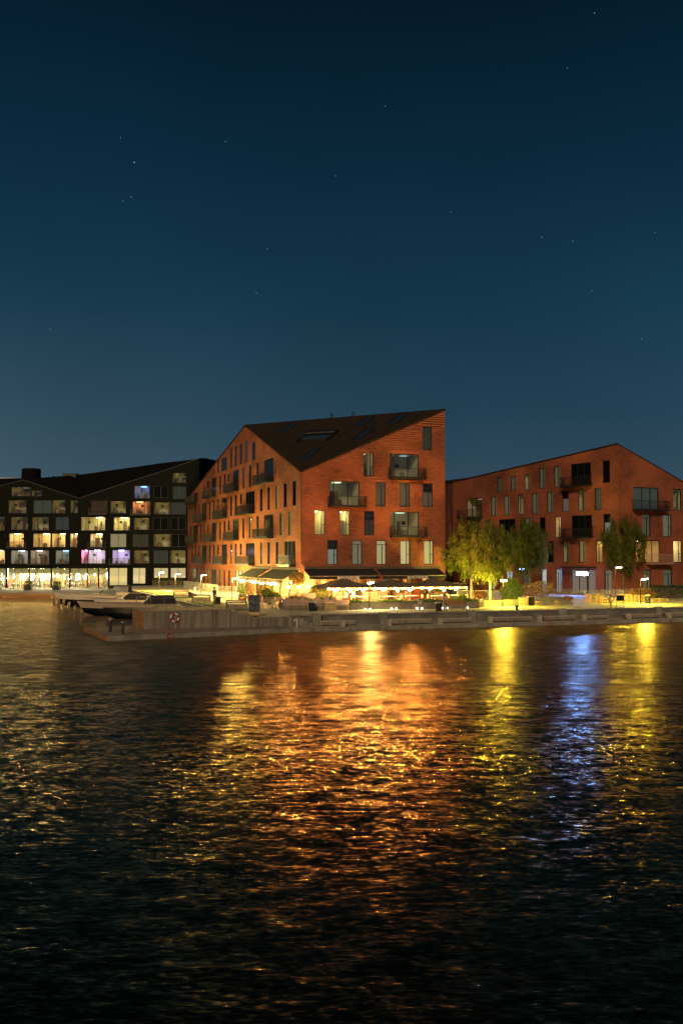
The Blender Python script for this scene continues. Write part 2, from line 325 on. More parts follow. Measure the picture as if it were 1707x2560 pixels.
# ------------------------------------------------------------------ water and ground
def water_mat():
    m = bpy.data.materials.new('harbour_water'); m.use_nodes = True; t = m.node_tree; t.nodes.clear()
    out = N(t, 'ShaderNodeOutputMaterial'); mixs = N(t, 'ShaderNodeMixShader'); df = N(t, 'ShaderNodeBsdfDiffuse'); b = N(t, 'ShaderNodeBsdfGlossy'); fr = N(t, 'ShaderNodeFresnel')
    df.inputs[0].default_value = (.0018, .0026, .0016, 1); b.inputs[0].default_value = (.92, .70, .40, 1); b.inputs['Roughness'].default_value = .17; fr.inputs[0].default_value = 1.33
    t.links.new(fr.outputs[0], mixs.inputs[0]); t.links.new(df.outputs[0], mixs.inputs[1]); t.links.new(b.outputs[0], mixs.inputs[2]); t.links.new(mixs.outputs[0], out.inputs[0])
    g = N(t, 'ShaderNodeNewGeometry')
    def slopes(scale, rot, amp, detail):
        mp = N(t, 'ShaderNodeMapping'); mp.inputs['Scale'].default_value = scale; mp.inputs['Rotation'].default_value = (0, 0, R(rot)); t.links.new(g.outputs['Position'], mp.inputs[0])
        nz = N(t, 'ShaderNodeTexNoise'); nz.inputs['Scale'].default_value = 1; nz.inputs['Detail'].default_value = detail; nz.inputs['Roughness'].default_value = .55; t.links.new(mp.outputs[0], nz.inputs[0])
        sb = N(t, 'ShaderNodeVectorMath', operation='SUBTRACT'); sb.inputs[1].default_value = (.5, .5, .5); t.links.new(nz.outputs['Color'], sb.inputs[0])
        ml = N(t, 'ShaderNodeVectorMath', operation='MULTIPLY'); ml.inputs[1].default_value = (*amp, 0); t.links.new(sb.outputs[0], ml.inputs[0]); return ml
    a = slopes((6.5, 15., 1), -9, WAVE[0], 2.0); c = slopes((2.6, 6.5, 1), -13, WAVE[1], 2.0); d = slopes((.8, 1.8, 1), 6, WAVE[2], 1)
    s1 = N(t, 'ShaderNodeVectorMath', operation='ADD'); t.links.new(a.outputs[0], s1.inputs[0]); t.links.new(c.outputs[0], s1.inputs[1])
    # wind patches: calmer and rougher stretches
    mp = N(t, 'ShaderNodeMapping'); mp.inputs['Scale'].default_value = (.06, .16, 1); t.links.new(g.outputs['Position'], mp.inputs[0])
    nz = N(t, 'ShaderNodeTexNoise'); nz.inputs['Scale'].default_value = 1; nz.inputs['Detail'].default_value = 2; t.links.new(mp.outputs[0], nz.inputs[0])
    mr = N(t, 'ShaderNodeMapRange'); mr.inputs['From Min'].default_value = .3; mr.inputs['From Max'].default_value = .7; mr.inputs['To Min'].default_value = .65; mr.inputs['To Max'].default_value = 1.2; t.links.new(nz.outputs[0], mr.inputs[0])
    sp_ = N(t, 'ShaderNodeSeparateXYZ'); t.links.new(g.outputs['Position'], sp_.inputs[0])
    lee = N(t, 'ShaderNodeMapRange'); lee.interpolation_type = 'SMOOTHSTEP'; lee.inputs['From Min'].default_value = 26; lee.inputs['From Max'].default_value = 58; lee.inputs['To Min'].default_value = 1; lee.inputs['To Max'].default_value = .36; t.links.new(sp_.outputs['Y'], lee.inputs[0])
    rgh = N(t, 'ShaderNodeMapRange'); rgh.interpolation_type = 'SMOOTHSTEP'; rgh.inputs['From Min'].default_value = 24; rgh.inputs['From Max'].default_value = 58; rgh.inputs['To Min'].default_value = .18; rgh.inputs['To Max'].default_value = .31; t.links.new(sp_.outputs['Y'], rgh.inputs[0]); t.links.new(rgh.outputs[0], b.inputs['Roughness'])
    mm = N(t, 'ShaderNodeMath', operation='MULTIPLY'); t.links.new(mr.outputs[0], mm.inputs[0]); t.links.new(lee.outputs[0], mm.inputs[1])
    sc_ = N(t, 'ShaderNodeVectorMath', operation='SCALE'); t.links.new(s1.outputs[0], sc_.inputs[0]); t.links.new(mm.outputs[0], sc_.inputs['Scale'])
    s2 = N(t, 'ShaderNodeVectorMath', operation='ADD'); t.links.new(sc_.outputs[0], s2.inputs[0]); t.links.new(d.outputs[0], s2.inputs[1])
    s3 = N(t, 'ShaderNodeVectorMath', operation='ADD'); t.links.new(s2.outputs[0], s3.inputs[0]); s3.inputs[1].default_value = (0, 0, 1)
    nm = N(t, 'ShaderNodeVectorMath', operation='NORMALIZE'); t.links.new(s3.outputs[0], nm.inputs[0]); t.links.new(nm.outputs[0], b.inputs['Normal']); t.links.new(nm.outputs[0], fr.inputs['Normal'])
    return m
WZ = .68
WAVE = [(.80, .40), (.75, .40), (.34, .20)]
w = MB(); w.quad((-2500, -300, WZ), (2500, -300, WZ), (2500, 5000, WZ), (-2500, 5000, WZ)); struct(w.build('water', water_mat()), 'dark rippled harbour water')
w = MB(); w.quad((-3000, 150, .9), (3000, 150, .9), (3000, 6000, .9), (-3000, 6000, .9)); struct(w.build('ground', M_ASPH), 'dark ground behind the buildings')
tsp = lambda pts: [tuple(P(t, s)[:2]) for t, s in pts]
w = MB(); w.prism(tsp([(-12.5, -26.9), (95, -26.9), (95, 62), (-12.5, 62)]), -1, PZ); struct(w.build('promenade', M_PAVE), 'pale paved promenade between the quay and the buildings')
w = MB(); w.prism([(-160, 140.7), (-28.9, 140.7), (-29.4, 143), (-40, 174), (-160, 174)], -1, LZ); struct(w.build('plaza', M_PLAZA), 'lit paved quay in front of the black building')
# upper quay wall with its piers, lower deck with fascia
qw = MB(); qw.prism(tsp([(-9.4, -27.3), (95, -27.3), (95, -26.9), (-9.4, -26.9)]), -1, PZ + .02); qwo = struct(qw.build('quay_wall', M_CONCD), 'weathered concrete quay wall below the promenade')
w = MB(); w.prism(tsp([(-9.4, -27.38), (95, -27.38), (95, -26.75), (-9.4, -26.75)]), PZ + .024, PZ + .11); w.build('coping', M_CONC, qwo)
dk = MB(); dk.prism(tsp([(-10, -30.0), (95, -30.0), (95, -27.3), (-10, -27.3)]), DZ - .14, DZ); deck = struct(dk.build('lower_deck', M_PAVE), 'narrow lower quay deck along the water')
w = MB(); w.prism(tsp([(-10, -30.1), (95, -30.1), (95, -30.004), (-10, -30.004)]), DZ - .30, DZ + .03); w.build('fascia', M_CONC, deck)
w = MB(); w.prism(tsp([(-10, -29.3), (95, -29.3), (95, -28.9), (-10, -28.9)]), -1, DZ - .144); w.build('sheet_wall', M_CONCD, deck)
for i in range(34):                                                   # timber fenders under the deck edge
    t = -8.6 + i * 3.05; f = MB(); f.prism(tsp([(t, -30.22), (t + .22, -30.22), (t + .22, -30.1), (t, -30.1)]), -.5, DZ - .05); f.build('fender', M_WOODG, deck)
for t in (-7.4, -1.6, 6.5, 15.4, 25.6, 34):
    b = MB(); b.prism(tsp([(t - .33, -27.75), (t + .33, -27.75), (t + .33, -27.39), (t - .33, -27.39)]), DZ, PZ + .22); b.build('wall_pier', M_CONC, qwo)
# lawn pieces
for i, (s0, s1) in enumerate(((17, 36), (4.5, 15), (-18, 2.5))):
    w = MB(); w.prism(tsp([(-12.1, s0), (-9.3 - .3 * i, s0 + 1.2), (-9.1, s1), (-12.1, s1)]), PZ, PZ + .06); struct(w.build('lawn', M_GRASS), 'strip of bright lawn beside the basin edge')
w = MB(); w.prism(tsp([(-12.9, -22), (-12.5, -22), (-12.5, 40), (-12.9, 40)]), -1, PZ + .07); struct(w.build('kerb', M_CONC), 'pale kerb along the edge of the boat basin')
w = MB(); w.prism(tsp([(-16.2, -21), (-12.9, -21), (-12.9, 37), (-16.2, 37)]), .75, 1.02); struct(w.build('boardwalk', M_WOOD), 'brown timber boardwalk beside the boats')
# far-left quay front of horizontal boards
ql = MB(); ql.box(-160, -28.9, 140.5, 140.7, -1, LZ - .02); qlo = struct(ql.build('basin_wall', M_WOOD), 'timber faced wall at the end of the boat basin')
for k in range(4):
    for j in range(5):
        b = MB(); x0 = -52.5 + j * 2.55 - (k % 2) * .7; b.box(x0, x0 + 2.52, 140.36 - .012 * (k % 2), 140.49, .12 + k * .31, .12 + k * .31 + .295); b.build('plank', M_WOODO, qlo)
b = MB(); b.box(-39.5, -28.9, 140.2, 140.49, .78, 1.0); b.build('capping_beam', M_CONC, qlo)
for x in (-47.3, -40.6): b = MB(); b.lathe([(.16, -.8), (.16, .85), (.12, .92)], 10, (x, 140.1)); b.build('fender_post', M_PALLET, qlo)

# ------------------------------------------------------------------ main brick building
FF = Facade((CX, CY), (QX, QY), (-WX, -WY)); FL = Facade((CX, CY), (WX, WY), (-QX, -QY))
bl = thing('brick_apartment_building', 'large orange brick apartment building with a folded brown roof above the lit restaurant', 'building', at(8.7, 30), world=True)
GREY = (.42, .42, .36); GRN = (.40, .43, .34); TAN = (.50, .38, .24)
r1, r2, r3, r4, r5 = (5.62, 8.36), (8.90, 11.64), (12.2, 14.94), (15.55, 18.24), (18.78, 21.5)
D = ('d',)
front = [((14.52, 15.79), r5, 'n', ('c', (.3, .32, .3), .02)), ((7.28, 8.54), r4, 's', ('l', (.6, .75, .6), .8)), ((10.47, 14.08), r4, 'b', ('l', (.4, .55, .6), .35)),
         ((3.26, 6.82), r3, 'b', ('l', (.6, .75, .6), .9)), ((8.76, 9.98), r3, 't', ('c', TAN, .085)), ((11.68, 12.95), r3, 's', ('c', TAN, .10)), ((14.55, 15.84), r3, 't', ('h', (.45, .3, .22), .12)),
         ((1.51, 2.75), r2, 's', ('l', YEL, 14)), ((4.45, 5.68), r2, 's', ('l', YEL, 15)), ((7.36, 8.59), r2, 't', ('h', (.3, .2, .14), .05)), ((10.56, 14.09), r2, 'b', ('l', (.5, .7, .65), 1.0)),
         ((3.02, 4.22), r1, 's', ('h', GRN, .42)), ((5.92, 7.14), r1, 't', ('c', (.5, .42, .28), .30)), ((8.82, 10.04), r1, 't', ('c', (.66, .52, .26), .62)), ((11.74, 12.95), r1, 's', ('c', (.70, .56, .26), .80)), ((14.66, 15.88), r1, 's', ('c', (.70, .56, .22), .80))]
fops = [(*a, *b) for a, b, _, _ in front]
gfo = [(1.5, 2.9, 1.76, 4.5, 'm'), (3.5, 5.4, 1.76, 4.3, 'm'), (5.75, 7.35, 1.76, 4.5, 'm'), (7.65, 8.85, 1.76, 4.5, 'm'), (9.9, 11.7, 1.76, 4.5, 'm'), (12.0, 13.3, 1.76, 4.5, 'm'), (14.4, 15.8, 1.76, 4.3, 'm')]
ftop = [(0, 15.75), (17.34, 23.5)]
wall(FF, 0, 17.34, PZ - .3, ftop, fops + gfo, M_BRICK, bl)
courses(FF, 0, 17.34, PZ, ftop, fops + gfo, M_BRICK, bl)
for i, (a, b, st, ct) in enumerate(front): window(FF, (*a, *b), st, ct, bl, seed=i, fr=.085)
for i, o in enumerate(gfo): window(FF, o, 'm', ('l', (1, .46, .12), 7, 3.2), bl, name='shop_window', seed=40 + i)
for t0, t1, z in ((3.01, 7.37, 12.12), (10.26, 14.61, 15.45), (10.39, 14.73, 8.82)): balcony(FF, t0, t1, z, bl)
left = {}
def lw(row, ts_, big=(), tall=None):
    for i, (a, b) in enumerate(ts_): yield (a, b, *row)
LF = []
def L(row, wins):
    for w_ in wins: LF.append((w_[0], w_[1], row[0] if len(w_) < 4 or w_[3] is None else w_[3], row[1], w_[2] if len(w_) > 2 else 'n'))
nw = 1.15
def cols(*c): return [(x, x + nw) for x in c]
L((19.0, 21.95), cols(32.2, 29.5, 26.6)); L((19.0, 21.95), [(23.3, 24.7)]); L((19.0, 21.3), [(19.6, 21.1)]); L((18.95, 20.9), [(35.4, 38.9, 'G'), (40.5, 41.6, 'n')]); L((19.0, 19.95), [(43.5, 44.3)])
L((15.62, 18.5), cols(17.8, 21.6, 25.1, 36.2, 39.1)); L((15.62, 18.5), [(11.1, 15.3, 'G'), (28.3, 31.6, 'G'), (42.4, 45.4, 'G')]); L((15.62, 17.75), cols(50.3)); L((17.2, 18.3), cols(33.7, 47.4)); L((15.4, 17.0), [(55.9, 59.5, 'G'), (61.3, 62.3, 'n')])
L((12.2, 15.05), [(1.9, 3.3), (5.5, 6.8)] + cols(9.0, 12.6, 16.1, 29.3, 32.1, 43.2, 46.0, 57.0, 59.8)); L((12.2, 15.05), [(19.9, 24.4, 'G'), (35.1, 38.5, 'G'), (49.0, 52.4, 'G')]); L((13.6, 15.05), cols(26.5, 40.3, 54.3))
L((8.9, 11.68), [(3.7, 4.85, 'Y'), (7.2, 8.4, 'Y')] + cols(17.7, 21.5, 25.1, 36.1, 38.9, 50.1, 52.8)); L((8.9, 11.68), [(11.0, 15.2, 'H'), (28.1, 31.5, 'G'), (42.1, 45.2, 'G'), (55.7, 59.3, 'G')]); L((10.2, 11.68), cols(33.4, 47.3, 61.0))
L((5.55, 8.32), [(2.1, 6.4, 'G')] + cols(8.9, 12.5, 15.9, 29.2, 31.9, 43.0, 45.8, 56.9, 59.5)); L((5.55, 8.32), [(19.8, 24.3, 'G'), (35.0, 38.3, 'G'), (48.8, 52.2, 'G')]); L((6.75, 8.32), cols(26.4, 40.2, 54.1))
L((1.8, 4.65), [(60.7, 61.9), (53.0, 54.0), (49.9, 51.1), (38.8, 40.0), (36.0, 37.1), (33.1, 34.3), (55.2, 59.3, 'E'), (46.9, 48.2, 'Y'), (41.7, 45.4, 'E'), (24.4, 30.1, 'W'), (3.6, 4.8, 'K'), (7.3, 8.6, 'K'), (10.6, 12, 'K'), (14.2, 15.5, 'K'), (17.6, 19, 'K')])
ltop = [(0, 15.75), (24.74, 23.96), (64, 16.4)]
wall(FL, 0, 64, PZ - .3, ltop, LF, M_BRICK, bl, depth=.3)
courses(FL, 0, 64, PZ, ltop, LF, M_BRICK, bl, d=.03)
for i, o in enumerate(LF):
    k = o[4]
    ct = {'n': D, 'G': D, 'H': ('c', (.3, .2, .12), .05), 'Y': ('c', (.62, .56, .2), .42), 'E': ('c', (.44, .46, .26), .22), 'W': ('l', (.80, .95, 1), 30, 3), 'K': ('l', (1, .5, .16), 6, 2)}[k]
    if k == 'n' and i % 7 == 3: ct = ('c', (.30, .30, .24), .035)
    if k == 'n' and i in (23, 41, 48, 57, 66): ct = ('c', (.75, .60, .22), .55)
    window(FL, o, 'B' if k in 'GHW' else 'n', ct, bl, seed=100 + i, fd=-.055, fr=.075)
    if k in 'GH' and o[0] < 56 and o[2] < 18.5: balcony(FL, o[0] - .2, o[1] + (2.6 if o[0] > 3 else -.3), o[2] - .02, bl, depth=.9)
# roof with its folded ridge, and the hidden rear walls
def roofpt(t, s, z): return P(t, s, z)
RC, RR, RA_, RL_, RB_ = roofpt(-.12, -.12, 15.76), roofpt(17.46, -.12, 23.56), roofpt(-.12, 24.74, 24.02), roofpt(-.12, 64.1, 16.42), roofpt(17.46, 64.1, 15.6)
def slab(tri, th, name, m, parent): mb = MB(); mb.hexa([v - Vector((0, 0, th)) for v in tri], [v + Vector((0, 0, .10)) for v in tri]); return mb.build(name, m, parent)
rf = slab([RC, RR, RA_], .05, 'roof', M_ROOF, bl); slab([RA_, RR, RB_], .05, 'roof', M_ROOF, bl); slab([RA_, RB_, RL_], .05, 'roof', M_ROOF, bl)
FBk = Facade(tuple(P(17.34, 0)[:2]), (WX, WY), (QX, QY)); wall(FBk, 0, 64, PZ - .3, [(0, 23.5), (64, 15.6)], [], M_BRICK, bl)
FE = Facade(tuple(P(0, 64)[:2]), (QX, QY), (WX, WY)); wall(FE, 0, 17.34, PZ - .3, [(0, 16.4), (17.34, 15.6)], [], M_BRICK, bl)
dp = MB(); dp.tube(P(-.02, -.08, 1.8), P(-.02, -.08, 15.6), .05); dp.build('corner_trim', M_FRAME, bl)
# skylights and the sunken roof terrace
e2 = Vector((.574, -.819)); e1 = Vector((.819, .574))
def roofz(t, s): return 15.85 + .447 * t + .332 * s
def on_roof(c, a, b, d): t = c[0] + e2.x * a + e1.x * b; s = c[1] + e2.y * a + e1.y * b; return P(t, s, roofz(t, s) + d)
def rbox(mb, c, a0, a1, b0, b1, d0, d1): mb.hexa([on_roof(c, *q, d0) for q in ((a0, b0), (a1, b0), (a1, b1), (a0, b1))], [on_roof(c, *q, d1) for q in ((a0, b0), (a1, b0), (a1, b1), (a0, b1))])
M_SKYG = mat('skylight_glass', (.02, .028, .035), .08, spec=.8)
for c in ((9.97, 6.8), (12.75, 3.0), (8.4, 2.9), (2.15, 3.8), (3.35, 16.0)):
    mb = MB()
    for q in ((-.7, -.6, -1.3, 1.3), (.6, .7, -1.3, 1.3), (-.6, .6, -1.3, -1.18), (-.6, .6, 1.18, 1.3)): rbox(mb, c, *q, .02, .16)
    so = mb.build('skylight', M_FRAME, bl); g = MB(); rbox(g, c, -.6, .6, -1.18, 1.18, .05, .10); g.build('pane', M_SKYG, so)
c = (4.5, 8.1); mb = MB()                                              # dormer-like terrace front
rbox(mb, c, -2.3, 2.3, .75, 1.15, .02, .55); rbox(mb, c, -2.3, -2.1, -1.2, .75, .02, .4); rbox(mb, c, 2.1, 2.3, -1.2, .75, .02, .4); do = mb.build('roof_terrace', M_FRAME, bl)
g = MB(); rbox(g, c, -2.1, 2.1, -.2, .0, .02, .42); g.build('pane', M_SKYG, do); g = MB(); rbox(g, c, -2.1, 2.1, .5, .74, .44, .5); g.build('lintel', mat('terrace_lintel', (.07, .06, .045), .8), do)
for t, s in ((8.15, 13.2), (9.98, 10.5)): mb = MB(); mb.lathe([(.12, 0), (.12, .55), (.17, .56), (.17, .66)], 10); v = mb.build('vent_pipe', M_FRAME, bl); v.location = P(t, s, roofz(t, s) - .1)

# awnings over the restaurant front
def text_mesh(body, size, m, name='lettering'):
    cu = bpy.data.curves.new('letters', 'FONT'); cu.body = body; cu.size = size; cu.align_x = 'CENTER'; cu.align_y = 'CENTER'; cu.extrude = .012; cu.offset = .012; cu.space_character = 1.12
    o = bpy.data.objects.new('letters', cu); col.objects.link(o); dg = bpy.context.evaluated_depsgraph_get(); me = bpy.data.meshes.new_from_object(o.evaluated_get(dg))
    bpy.data.objects.remove(o); bpy.data.curves.remove(cu); me.name = name; me.materials.clear(); me.materials.append(m); return me
def awning(fc, t0, t1, zw, zo, out, m, letters=None, ribs=4):
    top = MB(); n = 14
    for k in range(n):
        a, b = t0 + (t1 - t0) * k / n, t0 + (t1 - t0) * (k + 1) / n; sag = lambda i: .05 * math.sin(i * 1.3) ** 2
        top.hexa([fc.p(a, zw, .06), fc.p(b, zw, .06), fc.p(b, zo - sag(k + 1), out), fc.p(a, zo - sag(k), out)], [fc.p(a, zw + .03, .06), fc.p(b, zw + .03, .06), fc.p(b, zo + .03 - sag(k + 1), out), fc.p(a, zo + .03 - sag(k), out)])
    o = top.build('awning', m, bl)
    v = MB(); fc.box(v, t0, t1, zo - .36, zo - .06, out + .005, out + .03); v.build('valance', m, o)
    b_ = MB(); fc.box(b_, t0, t1, zo - .05, zo + .03, out + .04, out + .10); b_.build('front_bar', M_CONC, o)
    c_ = MB(); fc.box(c_, t0 - .05, t1 + .05, zw + .04, zw + .28, .06, .30); c_.build('cassette', M_CANVASB, o)
    for t in (t0 + .3, t1 - .3):
        a = MB(); a.tube(fc.p(t, zw - .25, .1), fc.p(t, zo - .08, out - .05), .03); a.build('arm', M_DMETAL, o)
    if letters:
        tm, sz, mt = letters; me = text_mesh('BOATHOUSE', sz, mt); q = bpy.data.objects.new('lettering', me); col.objects.link(q); q.parent = o
        q.matrix_world = Matrix.Translation(fc.p(tm, zo - .21, out + .06)) @ Matrix.Rotation(QA, 4, 'Z') @ Matrix.Rotation(R(90), 4, 'X')
    return o
M_LET = mat('white_letters', (.8, .76, .68), .7, emit=(1, .9, .75), es=.0)
awning(FF, .25, 8.5, 5.12, 4.42, 2.0, M_CANVAS, (4.75, .40, M_LET)); awning(FF, 8.8, 16.5, 5.12, 4.42, 2.0, M_CANVAS, (13.0, .40, M_LET))
awning(FL, .5, 11.6, 5.0, 4.0, 1.9, M_CANVAS); awning(FL, 12.1, 21.0, 5.0, 4.0, 1.9, M_CANVAS)

# ------------------------------------------------------------------ right brick building
O2 = (32.97, 118.5); RAx = (-.486, .874); RBx = (.874, .486)
GL = Facade(O2, RAx, (-RBx[0], -RBx[1])); GR = Facade(O2, RBx, (-RAx[0], -RAx[1]))
br = thing('brick_apartment_building', 'red brick apartment building with a sloping roofline on the right behind the trees', 'building', (36, 135, PZ), world=True)
q1, q2, q3, q4 = (5.78, 8.52), (8.95, 11.68), (12.2, 14.92), (15.44, 18.16)
GCNT = [0]
def DC(s, c=(.42, .39, .24)):
    GCNT[0] += 1
    return ('c', c, s * 1.25) if GCNT[0] % 3 else ('l', tuple(min(1, v * 2.2) for v in c), s * 2.6, 2.2)
gl = [((22.07, 23.26), (15.44, 17.55), 'n', DC(.05)), ((19.06, 20.32), (15.44, 17.55), 'S', DC(.10, TAN)), ((16.14, 17.38), (15.44, 17.58), 'S', DC(.11)), ((13.15, 14.39), q4, 'S', DC(.11)), ((10.22, 11.44), q4, 'S', DC(.13)), ((4.61, 8.24), (15.38, 18.2), 'B', D), ((1.37, 2.63), q4, 'n', D),
      ((26.69, 30.37), q3, 'B', DC(.05, TAN)), ((23.42, 24.71), q3, 'S', DC(.15)), ((20.51, 21.73), q3, 'S', DC(.15)), ((17.55, 18.79), q3, 't', DC(.13)), ((14.55, 15.84), q3, 'S', DC(.13)), ((11.64, 12.85), q3, 'S', DC(.13, TAN)), ((8.67, 9.96), q3, 'n', ('h', (.5, .36, .28), .18)), ((5.79, 7.01), q3, 'S', DC(.12, TAN)), ((2.84, 4.06), q3, 'n', DC(.07)),
      ((30.85, 32.04), q2, 't', DC(.05)), ((28.1, 29.13), q2, 'n', DC(.05)), ((24.93, 26.16), q2, 'S', DC(.05)), ((19.31, 22.92), q2, 'B', D), ((16.08, 17.32), q2, 'S', DC(.15)), ((13.12, 14.32), q2, 'n', D), ((10.22, 11.38), q2, 'S', ('l', WARM, 10)), ((4.51, 8.18), q2, 'B', D), ((1.29, 2.58), q2, 'n', ('h', (.5, .5, .42), .28)),
      ((11.62, 12.82), q1, 'n', D), ((8.64, 9.92), q1, 'S', DC(.17, (.6, .34, .24))), ((5.76, 6.98), q1, 'S', DC(.24, (.6, .42, .2))), ((2.8, 3.95), q1, 't', ('l', (1, .62, .2), 13)), ((14.6, 15.8), q1, 'n', D), ((17.5, 18.7), q1, 'n', D), ((20.4, 21.6), q1, 'n', D), ((23.4, 24.6), q1, 'n', D), ((26.2, 27.4), q1, 'n', D),
      ((13.0, 14.1), (1.9, 4.95), 'n', ('c', (.8, .86, .9), .55)), ((10.05, 11.35), (1.9, 4.95), 't', ('c', (.62, .55, .5), .5)), ((4.06, 8.36), (1.9, 4.95), 'B', ('c', (.56, .42, .34), .32)), ((1.28, 2.55), (1.9, 4.95), 't', ('c', (.55, .48, .32), .28)), ((16.5, 17.9), (1.9, 4.6), 'n', DC(.1)), ((20, 21.4), (1.9, 4.6), 'm', ('c', (.75, .85, .95), .5)), ((24, 25.4), (1.9, 4.6), 'm', ('c', (.7, .8, .9), .35))]
gops = [(*a, *b) for a, b, _, _ in gl]; gtop = [(0, 19.93), (33.7, 17.58)]
wall(GL, 0, 33.7, PZ - .3, gtop, gops, M_BRICK_R, br); courses(GL, 0, 33.7, PZ, gtop, gops, M_BRICK_R, br, d=.025)
for i, (a, b, st, ct) in enumerate(gl): window(GL, (*a, *b), st, ct, br, seed=300 + i, fr=.085)
for t0, t1, z in ((4.3, 9.2, 15.4), (26.4, 31.6, 12.2), (4.2, 9.2, 8.95)): balcony(GL, t0, t1, z, br)
gr = [((2.39, 6.69), q3, 'B', ('c', (.30, .33, .27), .10)), ((9.12, 10.6), q3, 't', DC(.07)), ((3.79, 5.28), q2, 't', DC(.09, TAN)), ((7.32, 8.86), q2, 's', DC(.20)), ((2.72, 6.76), q1, 'B', ('l', (1, .50, .12), 14)), ((9.06, 10.57), q1, 's', ('l', (1, .80, .42), 17)), ((3.86, 5.18), (1.9, 4.95), 't', DC(.14, GRN)), ((7.31, 8.82), (1.9, 4.95), 't', DC(.14, GRN)), ((12.6, 14), q1, 's', D), ((12.2, 13.6), q2, 's', D), ((11.2, 12.6), (1.9, 4.95), 's', D)]
rops = [(*a, *b) for a, b, _, _ in gr]; rtop = [(0, 19.93), (17.5, 13.28)]
wall(GR, 0, 17.5, PZ - .3, rtop, rops, M_BRICK_R, br); courses(GR, 0, 17.5, PZ, rtop, rops, M_BRICK_R, br, d=.025)
for i, (a, b, st, ct) in enumerate(gr): window(GR, (*a, *b), st, ct, br, seed=400 + i, fr=.085)
balcony(GR, 2.14, 7.56, 12.2, br); balcony(GR, 4.3, 7.97, 5.72, br, m=mat('pinkish_steel', (.42, .25, .2), .5, metal=.3))
F0 = Vector(GL.p(33.7, 0)); FD = Vector((-.10, .995, 0)); FN = Facade(tuple(F0[:2]), (FD.x, FD.y), (-.995, -.10))
fop = [(2.2, 3.4, 12.2, 14.92), (7.5, 8.7, 12.2, 14.92), (1.0, 2.2, 8.95, 11.68), (5.6, 6.8, 8.95, 11.68), (2.2, 3.4, 5.78, 8.52)]
wall(FN, 0, 30, PZ - .3, [(0, 17.58), (30, 19.4)], fop, M_BRICK_R, br)
for i, o in enumerate(fop): window(FN, o, 'n', D, br)
p0, p1, p2, p3 = GL.p(0, 19.98, .1), GL.p(33.7, 17.63, .1), GR.p(17.6, 13.3, .1), FN.p(30, 19.45, .1)
pr = Vector((27.5, 160, 20.0)); pk = Vector((48, 155, 14)); pv = FN.p(14, 18.5, 0)
slab([p0, p2, pk, pr], .05, 'roof', M_ROOF, br); slab([p0, pr, p1], .05, 'roof', M_ROOF, br); slab([p1, pr, p3], .05, 'roof', M_ROOF, br)
hb = MB(); hb.quad(GR.p(17.5, 1.4), (48, 155, 1.4), (48, 155, 14), GR.p(17.5, 13.28)); hb.quad((48, 155, 1.4), FN.p(30, 1.4), FN.p(30, 19.4), (27.5, 160, 20), (48, 155, 14)); hb.build('wall', M_BRICK_R, br)
# entrance canopy and its glowing sign
cn = MB(); GL.box(cn, 3.9, 9.0, 5.1, 5.26, .02, 1.3); cno = cn.build('entrance_canopy', M_DMETAL, br)
for t in (4.0, 8.9): b = MB(); GL.box(b, t - .04, t + .04, PZ, 5.09, 1.15, 1.23); b.build('canopy_post', M_DMETAL, cno)
sg = MB(); GL.box(sg, 5.0, 7.2, 4.18, 4.62, .05, .17); sgo = sg.build('illuminated_sign', M_DMETAL, br)
sg = MB(); GL.box(sg, 5.04, 7.16, 4.22, 4.58, .172, .19); sg.build('sign_face', emat((.09, .24, 1), 620), sgo)
lg = MB()
for k in range(9): a = 16.9 + k * .24; GL.box(lg, a, a + .13, 4.72 + .05 * (k % 3), 4.95 + .04 * (k % 2), .05, .1)
lg.build('illuminated_sign', emat((.14, .30, 1), 90), br)

